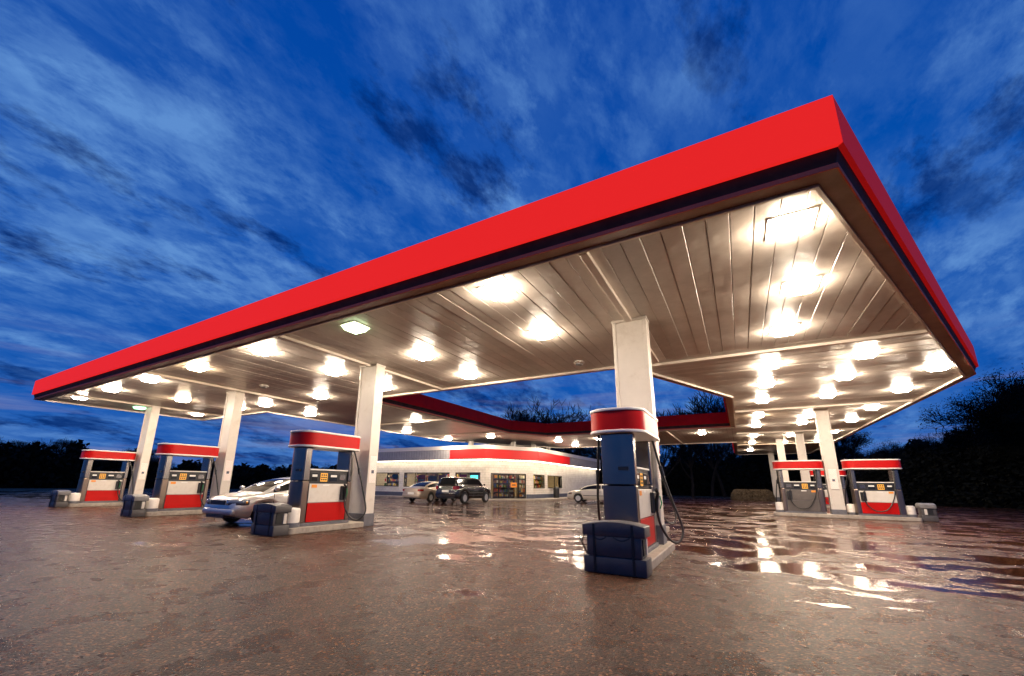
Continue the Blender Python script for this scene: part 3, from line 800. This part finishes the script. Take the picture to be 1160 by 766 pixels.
# red band: left part, corner, right part
A, C_ = off_line(OV + .004), off_line(OV + .06)
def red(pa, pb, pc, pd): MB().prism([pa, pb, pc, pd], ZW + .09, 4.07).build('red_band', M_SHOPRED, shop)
M_SHOPRED = pbr('shop_red_face', (.62, .012, .012), .5, emit=(1, .02, .022), estr=.22)  # weak own glow stands in for canopy light falling on the band
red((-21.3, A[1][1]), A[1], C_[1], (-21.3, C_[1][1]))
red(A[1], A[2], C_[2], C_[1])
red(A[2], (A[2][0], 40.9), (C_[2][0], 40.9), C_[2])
# roof and hidden walls
MB().prism([K0, K1, K2, K3, (-31.6, 52)], ZW + .10, ZW + .25).build('roof', M_SOFFIT, shop)
B(-31.6, -15.5, 51.8, 52, 0, ZW).build('wall', M_BLOCK, shop)
B(-31.6, -31.4, 29.7, 51.8, 0, ZW).build('wall', M_BLOCK, shop)
B(-28, -26, 42, 44, ZW + .25, ZW + 1.0).build('roof_vent', M_CLAD, shop)
# interior
MB().prism([(-31.35, 29.75), (-18.3, 29.75), (-15.8, 33.5), (-15.8, 40), (-31.35, 40)], .003, .02).build('inner_floor', M_FLOORIN, shop)
MB().prism([(-31.35, 29.75), (-18.3, 29.75), (-15.8, 33.5), (-15.8, 40), (-31.35, 40)], 2.9, 2.92).build('inner_ceiling', M_WALLIN, shop)
B(-31.35, -15.8, 39.9, 40.0, .02, 2.9).build('inner_wall', M_WALLIN, shop)
for x in (-29.5, -26, -22.5, -19):
    for y in (30.15, 32.6, 35.6):
        (B(x - .6, x + .6, y - .15, y + .15, 2.85, 2.895) if not (x > -20 and y < 32) else B(-17.0, -16.6, 34.2, 38, 2.85, 2.895)).build('inner_lamp', M_INLAMP, shop)
GOODS = [pbr('goods_%d' % i, c, .5) for i, c in enumerate([(.5, .05, .04), (.7, .55, .12), (.12, .25, .10), (.65, .6, .5), (.08, .12, .35), (.6, .25, .05), (.25, .12, .06), (.75, .7, .62)])]
sr = random.Random(11)
M_RACK = pbr('rack_back', (.10, .07, .04), .6)
shelf_lab = ['stocked shelf rack behind the leftmost visible shop window', 'stocked shelf rack behind the long shop window, left half', 'stocked shelf rack behind the long shop window, right half', 'stocked shelf rack behind the window nearest the shop doors', 'stocked shelf rack seen through the glass doors', 'stocked shelf rack behind the small window right of the doors', 'stocked shelf rack behind the last window right of the doors']
for k, (cx, cyy, rz, ln) in enumerate(((-29.2, 31.0, 0, 2.6), (-25.6, 31.2, 0, 2.4), (-22.8, 31.2, 0, 2.2), (-20.0, 31.4, 0, 1.8), (-18.9, 34.2, R(56.7), 2.2), (-17.6, 35.2, R(90), 1.8), (-17.6, 38.4, R(90), 2.6))):
    t = thing('shelf_rack', shelf_lab[k], 'shelf', (cx, cyy, .02), rz, 'shop shelves')
    B(-ln / 2, ln / 2, .0, .05, 0, 2.2).build('back_panel', M_RACK, t)
    for z in (.15, .55, .95, 1.35, 1.75):
        B(-ln / 2, ln / 2, -.38, -.002, z, z + .03).build('shelf', M_STEEL_D, t)
        gm = {}
        x = -ln / 2 + .03
        while x < ln / 2 - .15:
            wv = sr.uniform(.07, .22); hv = sr.uniform(.14, .32); gi = sr.randrange(8)
            gm.setdefault(gi, MB()).box(x, x + wv * .94, -.35, -.06, z + .031, z + .031 + hv); x += wv
        for gi, m_ in gm.items(): tag(m_.build('goods', GOODS[gi], t), kind='stuff')
# posters inside the windows
POST = [(Ls(-25.4), Ls(-24.5), 1.25, 2.0, (.55, .06, .05)), (Ls(-24.2), Ls(-23.2), 1.2, 1.95, (.65, .55, .45)), (Ls(-23.0), Ls(-22.2), 1.25, 2.0, (.5, .12, .08)), (Ls(-28.6), Ls(-27.8), 1.6, 2.1, (.6, .5, .3)), (Ls(-20.75), Ls(-20.0), 1.15, 2.05, (.5, .02, .08))]
plab = ['red poster in the left part of the long shop window', 'pale poster in the middle of the long shop window', 'dark red poster in the right part of the long shop window', 'small yellowish poster in the leftmost visible shop window', 'crimson poster in the shop window nearest the doors']
for (a, b, z0, z1, c_), lb in zip(POST, plab):
    t = thing('window_poster', lb, 'poster', (0, 0, 0), 0, 'shop window posters')
    fbox(FL, a, b, z0, z1, -.185, -.175).build('sheet', pbr('poster_%s' % lb[:9], c_, .5), t)
    fbox(FL, a + .12, b - .12, z0 + .2, z0 + .36, -.174, -.170).build('print_block', M_PAPER, t)
t = thing('neon_sign', 'cyan glowing sign in the shop window nearest the doors', 'sign', (0, 0, 0))
fbox(FL, Ls(-19.7), Ls(-18.8), 1.45, 2.05, -.20, -.17).build('sign_box', M_DARK, t)
fbox(FL, Ls(-19.62), Ls(-18.88), 1.53, 1.97, -.168, -.160).build('sign_face', mat_emit('cyan_glow', (.12, .85, .75), 2.2), t)
# walkway kerb before the shop
wk_o = off_line(1.6); wk_i = off_line(.0)
walk = MB()
for i in range(3): walk.prism([wk_i[i], wk_i[i + 1], wk_o[i + 1], wk_o[i]], 0.0, .11)
tag(walk.build('walkway', M_CONC), kind='structure')
# litter bin by the shop wall
t = thing('litter_bin', 'dark litter bin against the shop wall right of the doors', 'bin', (-14.95, 37.2, .11))
MB().lathe([(.26, 0), (.28, .05), (.28, .72), (.30, .74), (.30, .80)], 18).build('drum', M_DARK, t, smooth=True)
MB().lathe([(.30, .80), (.26, .92), (.12, 1.0), (0, 1.02)], 18).build('dome_lid', M_DARK, t, smooth=True)
# canopy stub columns standing on the shop roof
for k, (u, v, lb) in enumerate(((-20.2, 30.5, 'short column on the shop roof at the left end of the red band'), (-17.1, 32.6, 'short column on the shop roof above the doors'), (-16.5, 35.6, 'short column on the shop roof above the small window'), (-16.2, 38.4, 'short column on the shop roof, rightmost'))):
    column(u, v, lb, z0=ZW + .25, w=.34, d=.34, notice=False, cat_group='roof stub columns', plinth=False)

# ------------------------------------------------------------------ cars
def interp(tab, x):
    for (x0, y0), (x1, y1) in zip(tab, tab[1:]):
        if x <= x1:
            t = (x - x0) / (x1 - x0) if x1 > x0 else 0
            t = max(0, min(1, t)); t = t * t * (3 - 2 * t) * .5 + t * .5
            return y0 + (y1 - y0) * t
    return tab[-1][1]
def make_car(name, label, loc, rz, paint, spec):
    t = thing(name, label, spec.get('cat', 'car'), loc, rz, 'cars on the forecourt')
    Lh = spec['L'] / 2; W = spec['W'] / 2; top = spec['top']; wr_ = spec['wr']; xf, xr = spec['axf'], spec['axr']
    xs = set()
    n = 60
    for i in range(n + 1): xs.add(round(-Lh + 2 * Lh * i / n, 4))
    xs = sorted(xs)
    sill = spec['sill']
    rows = []
    for x in xs:
        e = abs(x) / Lh
        wdt = W * (1 - .16 * max(0, (e - .55) / .45) ** 2.2)
        zt = interp(top, x)
        zb = sill + .10 * max(0, (e - .8) / .2) ** 1.5
        ar = 0
        for ax in (xf, xr):
            dx = abs(x - ax); ra = wr_ + .055
            if dx < ra: ar = max(ar, wr_ + math.sqrt(ra * ra - dx * dx))
        zlow = max(zb, ar) if ar else zb
        zlow = min(zlow, zt - .22)
        sh = zt - .06
        row = [(wdt * .90 if not ar else wdt * .96, zlow), (wdt * .985, min(zlow + .07, sh - .1)), (wdt, zlow + (sh - zlow) * .45), (wdt * .985, zlow + (sh - zlow) * .72), (wdt * .95, sh - .015), (wdt * .88, zt - .008), (wdt * .60, zt + .028), (wdt * .25, zt + .040)]
        rows.append((x, row))
    vs = []; fs = []; m = len(rows[0][1]) * 2
    for x, row in rows:
        for y, z in row: vs.append((x, y, z))
        for y, z in row[::-1]: vs.append((x, -y, z))
    for i in range(len(rows) - 1):
        for k in range(m - 1):
            fs.append((i * m + k, (i + 1) * m + k, (i + 1) * m + k + 1, i * m + k + 1))
    fs.append(tuple(range(m))[::-1] if False else tuple(range(m))); fs.append(tuple(range((len(rows) - 1) * m, len(rows) * m))[::-1])
    body = MB().add(vs, fs); me = body.mesh('body', paint)
    bm = bmesh.new(); bm.from_mesh(me); bmesh.ops.recalc_face_normals(bm, faces=bm.faces); bm.to_mesh(me); bm.free()
    for p_ in me.polygons: p_.use_smooth = True
    me.set_sharp_from_angle(angle=R(50))
    body = link('body', me, t)
    B(-Lh + .12, Lh - .12, -W * .80, W * .80, sill + .02, sill + .42).build('underbody', M_RUBBER, t)
    # greenhouse
    g = spec['gh']  # [(x,z) windscreen base, roof front, roof rear, rear base]
    wb, wrf = W * .90, W * .70
    (x0, z0), (x1, z1), (x2, z2), (x3, z3) = g
    prof_ = catmull([(x0, 0, z0), (x0 + (x1 - x0) * .5, 0, z0 + (z1 - z0) * .60), (x1, 0, z1 - .015), ((x1 + x2) / 2, 0, max(z1, z2) + .015), (x2, 0, z2 - .015), (x2 + (x3 - x2) * .5, 0, z3 + (z2 - z3) * .60), (x3, 0, z3)], 7)
    zr_max = max(p_.z for p_ in prof_); npf = len(prof_)
    belt_ = lambda x: interp(top, x) - .03
    def hw_(x, z):
        zb_ = min(belt_(x), z - .001); k = max(0, min(1, (z - belt_(x)) / max(.05, zr_max - belt_(x))))
        return wb * (1 - .05 * (1 - abs(k))) * 1.0 + (wrf - wb) * k
    def top_pt(i, j, nj=10):
        p_ = prof_[i]; f = -1 + 2 * j / nj; hw = hw_(p_.x, p_.z); return (p_.x - .03 * math.copysign(1, p_.x - (x1 + x2) / 2) * f * f * 0, hw * f, p_.z - .035 * f * f * abs(f))
    def side_pt(i, k, s, nk=6):
        p_ = prof_[i]; zt_ = p_.z - .035; zb_ = min(belt_(p_.x), zt_ - .001); z = zb_ + (zt_ - zb_) * k / nk
        return (p_.x, s * hw_(p_.x, z) * (1 if k == nk else 1), z) if k < nk else (p_.x, s * hw_(p_.x, p_.z), zt_)
    groups = {'roof': MB(), 'windscreen': MB(), 'rear_window': MB()}
    for i in range(npf - 1):
        ws = i < 14 and 1 <= i < 13; rw = i >= npf - 14 and i < npf - 3
        for j in range(10):
            key = 'roof'
            if 1 <= j <= 8 and ws: key = 'windscreen'
            if 1 <= j <= 8 and rw: key = 'rear_window'
            groups[key].add([top_pt(i, j), top_pt(i, j + 1), top_pt(i + 1, j + 1), top_pt(i + 1, j)], [(0, 1, 2, 3)])
    xm_ = spec.get('bpost', (x1 + x2) / 2); hi_x, lo_x = max(x0, x3), min(x0, x3)
    for s_ in (1, -1):
        for nm_ in ('a', 'b'): groups['side_window' + nm_ + str(s_)] = MB()
        for i in range(npf - 1):
            xc_ = (prof_[i].x + prof_[i + 1].x) / 2; zc_ = (prof_[i].z + prof_[i + 1].z) / 2
            tall = zc_ - belt_(xc_)
            for k in range(6):
                key = 'roof'
                if 1 <= k <= 4 and tall > .16 and abs(xc_ - xm_) > .05: key = 'side_window' + ('a' if xc_ > xm_ else 'b') + str(s_)
                groups[key].add([side_pt(i, k, s_), side_pt(i + 1, k, s_), side_pt(i + 1, k + 1, s_), side_pt(i, k + 1, s_)], [(0, 1, 2, 3)])
    for key, mbx in groups.items():
        if not mbx.f: continue
        nm_ = 'side_window' if key.startswith('side') else key
        me = mbx.mesh(nm_, paint if key == 'roof' else M_CARGLASS)
        bm = bmesh.new(); bm.from_mesh(me); bmesh.ops.remove_doubles(bm, verts=bm.verts, dist=.0004); bmesh.ops.recalc_face_normals(bm, faces=bm.faces); bm.to_mesh(me); bm.free()
        for p_ in me.polygons: p_.use_smooth = True
        me.set_sharp_from_angle(angle=R(60)); link(nm_, me, t)
    zbm = z0 * .5 + z3 * .5
    for s in (1, -1):
        xm = spec.get('bpost', (x1 + x2) / 2)
        # mirror, handles, sill line
        mx = x1 + (x0 - x1) * .72
        MB().lathe([(0, -.07), (.05, -.06), (.07, 0), (.05, .05), (0, .06)], 10, (mx, s * (W + .03), zbm + .10), 'X').build('door_mirror', paint, t, smooth=True)
        B(xm + .04, xm + .20, s * W * .985 - .014, s * W * .985 + .014, zbm - .17, zbm - .135).build('door_handle', M_CHROME, t, bevel=.004)
        B(xr + wr_ + .1, xf - wr_ - .1, s * W - .010, s * W + .012, .50, .545).build('rub_strip', spec.get('strip', M_DARK), t)
        for xd in (xm, x1 + (x0 - x1) * .75):
            B(xd - .006, xd + .006, s * W * .992 - .012, s * W * .992 + .004, sill + .12, zbm - .05).build('door_seam', M_RUBBER, t)
    # wheels
    for ax in (xf, xr):
        for s in (1, -1):
            wobj = bpy.data.objects.new('wheel', None); COL.objects.link(wobj); wobj.parent = t; wobj.location = (ax, s * (W - .11), wr_); wobj.rotation_euler.z = 0 if s < 0 else math.pi
            MB().lathe([(wr_ * .62, .10), (wr_ * .90, .10), (wr_, .06), (wr_, -.06), (wr_ * .9, -.10), (wr_ * .62, -.10), (wr_ * .62, .10)], 28, axis='Y').build('tyre', M_TYRE, wobj, smooth=True)
            rim = MB().lathe([(wr_ * .64, .085), (wr_ * .58, .06), (wr_ * .56, .03), (0, .03)], 24, axis='Y').build('rim', M_RIM, wobj, smooth=True)
            sp_ = MB()
            for k in range(6):
                a = k * math.pi / 3; ca, sa = math.cos(a), math.sin(a)
                q = [(-.03, .05), (.03, .05), (.045, wr_ * .57), (-.045, wr_ * .57)]
                pts = [(px * ca - pz * sa, px * sa + pz * ca) for px, pz in q]
                sp_.add([(x, -.035, z) for x, z in pts] + [(x, -.07, z) for x, z in pts], [(4, 5, 6, 7), (0, 1, 5, 4), (1, 2, 6, 5), (2, 3, 7, 6), (3, 0, 4, 7)])
            sp_.build('spokes', M_RIM, wobj)
    # lamps, plate, grille: set into front (+x) and rear (-x)
    zf = spec['lampz']; zr_ = spec['tailz']
    def wat(x): e = abs(x) / Lh; return W * (1 - .16 * max(0, (e - .55) / .45) ** 2.2)
    for s in (1, -1):
        pts = []
        hl = MB(); ns = 8; ring_ = []
        for k in range(ns + 1):
            x = Lh + .012 - .40 * (k / ns) ** 1.7 if k else Lh + .012
            ww = min(wat(min(x, Lh)) + .008, W * (.50 + .52 * (k / ns) ** .6))
            ring_.append((x, s * ww))
        vs = [(x, y, zf - .07) for x, y in ring_] + [(x - .02, y, zf + .07) for x, y in ring_]
        o_ = MB().add(vs, [(k, k + 1, ns + 2 + k, ns + 1 + k) for k in range(ns)]); me = o_.mesh('headlight', M_HEADLAMP); me.polygons.foreach_set('use_smooth', [True] * len(me.polygons)); hlo = link('headlight', me, t)
        sm = hlo.modifiers.new('solid', 'SOLIDIFY'); sm.thickness = .03; sm.offset = 0
        x = ring_[-2][0]; y = ring_[-2][1]
        MB().lathe([(0, -.03), (.04, -.02), (.04, .02), (0, .03)], 10, (x - .02, y, zf), 'X').build('indicator', M_AMBERLAMP, hlo)
        ring_ = []
        for k in range(ns + 1):
            x = -(Lh + .012 - .32 * (k / ns) ** 1.7) if k else -Lh - .012
            ww = min(wat(min(-x, Lh)) + .008, W * (.66 + .36 * (k / ns) ** .6)); ring_.append((x, s * ww))
        th = spec.get('tailh', .065)
        vs = [(x, y, zr_ - th) for x, y in ring_] + [(x + .015, y, zr_ + th) for x, y in ring_]
        o_ = MB().add(vs, [(k, k + 1, ns + 2 + k, ns + 1 + k) for k in range(ns)]); me = o_.mesh('tail_light', M_TAIL); tl = link('tail_light', me, t)
        sm = tl.modifiers.new('solid', 'SOLIDIFY'); sm.thickness = .03; sm.offset = 0
    B(Lh - .02, Lh + .02, -W * .42, W * .42, zf - .07, zf + .05).build('grille', M_DARK, t, bevel=.01)
    B(-Lh - .022, -Lh + .02, -.26, .26, zr_ - .28, zr_ - .14).build('number_plate', M_PAPER, t, bevel=.004)
    B(Lh - .20, Lh + .035, -W * .86, W * .86, zf - .36, zf - .16).build('front_bumper', paint, t, bevel=.075, smooth=True, bseg=4)
    B(-Lh - .035, -Lh + .03, -W * .80, W * .80, zr_ - .44, zr_ - .30).build('rear_bumper', paint, t, bevel=.03, smooth=True)
    B(Lh + .0, Lh + .045, -W * .5, W * .5, zf - .42, zf - .345).build('air_intake', M_DARK, t)
    return t
SED = dict(L=4.75, W=1.80, sill=.22, wr=.315, axf=1.50, axr=-1.28, lampz=.66, tailz=.80,
           top=[(-2.375, .62), (-2.30, .90), (-2.0, .97), (-1.2, .99), (.6, .97), (1.1, .94), (1.8, .87), (2.15, .80), (2.31, .72), (2.375, .60)],
           gh=[(1.55, .91), (.50, 1.36), (-.75, 1.38), (-1.85, .97)], bpost=-.25)
SUV = dict(L=4.45, W=1.85, sill=.30, wr=.36, axf=1.38, axr=-1.28, lampz=.85, tailz=1.00, tailh=.10, cat='suv',
           top=[(-2.225, .75), (-2.18, 1.10), (-1.9, 1.16), (.5, 1.16), (1.0, 1.12), (1.7, 1.06), (2.1, .98), (2.2, .80), (2.225, .62)],
           gh=[(1.20, 1.10), (.50, 1.68), (-1.75, 1.68), (-2.12, 1.12)], bpost=-.3)
make_car('saloon_car', 'silver saloon facing the viewer between the left pumps', (-12.80, 8.85, 0), R(-90), M_SILVER, SED)
make_car('saloon_car', 'beige saloon parked tail out at the shop', (-19.3, 24.3, 0), R(90), M_BEIGE, SED)
make_car('black_suv', 'black suv parked tail out by the shop doors', (-16.45, 24.2, 0), R(90), M_BLACKPAINT, SUV)
make_car('saloon_car', 'cream saloon parked at the right side of the shop', (-9.4, 32.3, 0), R(184), M_CREAMPAINT, SED)

# ------------------------------------------------------------------ trees
def tree_branches(seed, h, spread=.5, depth=5):
    rr = random.Random(seed); trunk = MB(); crown = MB(); tips = []
    def grow(p, d, ln, rad, lv):
        seg = 3 if lv < 2 else 2
        pts = [p]; q = Vector(p); dd = Vector(d)
        for i in range(seg):
            dd = (dd + Vector((rr.uniform(-.18, .18), rr.uniform(-.18, .18), rr.uniform(-.05, .12)))).normalized()
            q = q + dd * (ln / seg); pts.append(q.copy())
        rad = max(rad, .030)
        (trunk if lv == 0 else crown).tube(pts, rad, 6 if lv == 0 else (4 if lv < 3 else 3), max(.018, rad * .55))
        if lv >= depth: tips.append(q.copy()); return
        nb = 3 if lv else 5
        for k in range(nb + (1 if rr.random() < .4 else 0)):
            a = rr.uniform(0, 6.28); sp_ = rr.uniform(.45, .95) * (spread + .45)
            perp = dd.orthogonal().normalized(); perp.rotate(Matrix.Rotation(a, 3, dd))
            nd = (dd + perp * sp_ + Vector((0, 0, .12))).normalized()
            base = pts[rr.choice([-1, -1, -2])] if lv else pts[-1].lerp(pts[1], rr.uniform(0, .75))
            grow(base, nd, ln * rr.uniform(.58, .82), rad * .52, lv + 1)
    grow(Vector((0, 0, -.1)), Vector((0, 0, 1)), h * .40, h * .018, 0)
    return trunk, crown, tips
def leaf_cloud(tips, n, size, seed, jit):
    rr = random.Random(seed); mb = MB()
    for i in range(n):
        c_ = Vector(rr.choice(tips)) + Vector((rr.gauss(0, jit), rr.gauss(0, jit), rr.gauss(0, jit * .8)))
        a = Vector((rr.uniform(-1, 1), rr.uniform(-1, 1), rr.uniform(-1, 1))).normalized() * size * rr.uniform(.6, 1.3); b = a.orthogonal().normalized() * size * rr.uniform(.3, .7)
        mb.add([c_ - a, c_ + b, c_ + a, c_ - b], [(0, 1, 2, 3)])
    return mb
VAR = []
for k in range(5):
    tr, cr, tips = tree_branches(20 + k, 10, .45 + .08 * k)
    hmax = max(v[2] for v in cr.v)
    d = dict(h=hmax, trunk=tr.mesh('trunk', M_BARK), twigs=cr.mesh('crown', M_BARK))
    lc = MB().add(cr.v, cr.f); lf_ = leaf_cloud(tips, 14000, .075, k, .24); lc.add(lf_.v, lf_.f); d['leafy'] = lc.mesh('crown', M_LEAF)
    VAR.append(d)
tw = random.Random(5)
def tree(x, y, h, leafy, label, group):
    d = VAR[tw.randrange(5)]; s = h / d['h']
    t = thing('bare_tree' if not leafy else 'dark_tree', label, 'tree', (x, y, -.03), tw.uniform(0, 6.28), group); t.scale = (s * tw.uniform(.9, 1.25), s * tw.uniform(.9, 1.25), s)
    link('trunk', d['trunk'], t); link('crown', d['leafy' if leafy else 'twigs'], t)
def pol(a, r): return (r * math.sin(a), r * math.cos(a))
# angle (clockwise from +y), distance, height
def belt(a0, a1, n, r0, r1, h0, h1, leafy, label, group):
    for k in range(n):
        f_ = (k + tw.uniform(.1, .9)) / n; a = a0 + (a1 - a0) * f_; x, y = pol(a, tw.uniform(r0, r1))
        tree(x, y, (h0 + (h1 - h0) * f_) * tw.uniform(.82, 1.12), leafy, label, group)
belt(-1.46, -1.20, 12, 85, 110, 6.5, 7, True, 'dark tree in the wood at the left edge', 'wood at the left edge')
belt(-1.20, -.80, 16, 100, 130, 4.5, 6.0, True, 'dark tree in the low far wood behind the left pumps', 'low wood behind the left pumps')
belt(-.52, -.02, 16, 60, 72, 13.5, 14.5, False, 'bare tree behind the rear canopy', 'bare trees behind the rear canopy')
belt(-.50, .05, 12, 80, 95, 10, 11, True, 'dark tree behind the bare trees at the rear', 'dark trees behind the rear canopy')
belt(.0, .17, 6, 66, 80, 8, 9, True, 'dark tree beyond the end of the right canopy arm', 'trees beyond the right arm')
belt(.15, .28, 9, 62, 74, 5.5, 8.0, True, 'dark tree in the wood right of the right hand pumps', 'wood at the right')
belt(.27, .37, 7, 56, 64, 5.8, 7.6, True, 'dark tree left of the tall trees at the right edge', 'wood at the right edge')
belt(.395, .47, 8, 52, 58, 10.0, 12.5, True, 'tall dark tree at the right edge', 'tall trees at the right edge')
# undergrowth filling the wood's foot
def undergrowth(name, a0, a1, r0, r1, h, n, size, seed):
    rr = random.Random(seed); mb = MB()
    for i in range(n):
        a = rr.uniform(a0, a1); r = rr.uniform(r0, r1); x, y = pol(a, r)
        hh = h(a) * (.75 + .5 * mnoise.noise(Vector((a * 40, r * .1, seed)))) 
        c_ = Vector((x, y, abs(rr.random()) ** 1.2 * hh))
        v1 = Vector((rr.uniform(-1, 1), rr.uniform(-1, 1), rr.uniform(-1, 1))).normalized() * size * rr.uniform(.6, 1.4); v2 = v1.orthogonal().normalized() * size * rr.uniform(.35, .8)
        mb.add([c_ - v1, c_ + v2, c_ + v1, c_ - v2], [(0, 1, 2, 3)])
    return tag(mb.build(name, M_LEAF), 'dark tangled undergrowth along the foot of the wood', 'undergrowth', kind='stuff')
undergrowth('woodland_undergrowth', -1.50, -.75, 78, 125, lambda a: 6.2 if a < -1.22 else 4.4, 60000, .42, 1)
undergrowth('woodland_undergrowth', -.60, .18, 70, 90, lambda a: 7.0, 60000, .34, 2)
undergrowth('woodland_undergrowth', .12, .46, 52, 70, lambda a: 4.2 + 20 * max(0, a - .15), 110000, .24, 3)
# clipped hedge
hd = thing('hedge', 'low rounded dry brown hedge beyond the right pumps', 'hedge', (.9, 50.5, 0))
rr = random.Random(9); mb = MB()
for i in range(9000):
    th = rr.uniform(0, 6.28); ph = rr.uniform(0, 1.5); k = rr.uniform(.9, 1.03)
    c_ = Vector((1.9 * math.copysign(abs(math.cos(th)) ** .85, math.cos(th)) * k, .8 * math.copysign(abs(math.sin(th)) ** .85, math.sin(th)) * k, 1.05 * min(1, 1.25 * math.sin(ph)) * k))
    c_.x *= max(.45, math.cos(ph)) ** .5; c_.y *= max(.3, math.cos(ph)) ** .5
    v1 = Vector((rr.uniform(-1, 1), rr.uniform(-1, 1), rr.uniform(-1, 1))).normalized() * .07; v2 = v1.orthogonal().normalized() * .04
    mb.add([c_ - v1, c_ + v2, c_ + v1, c_ - v2], [(0, 1, 2, 3)])
tag(mb.build('foliage', M_HEDGE, hd), kind='stuff')
stm = MB()
for k in range(7): stm.tube([(-1.5 + k * .5, 0, 0), (-1.5 + k * .5 + rr.uniform(-.1, .1), rr.uniform(-.2, .2), .8)], .03, 5, .01)
stm.build('stems', M_BARK, hd)
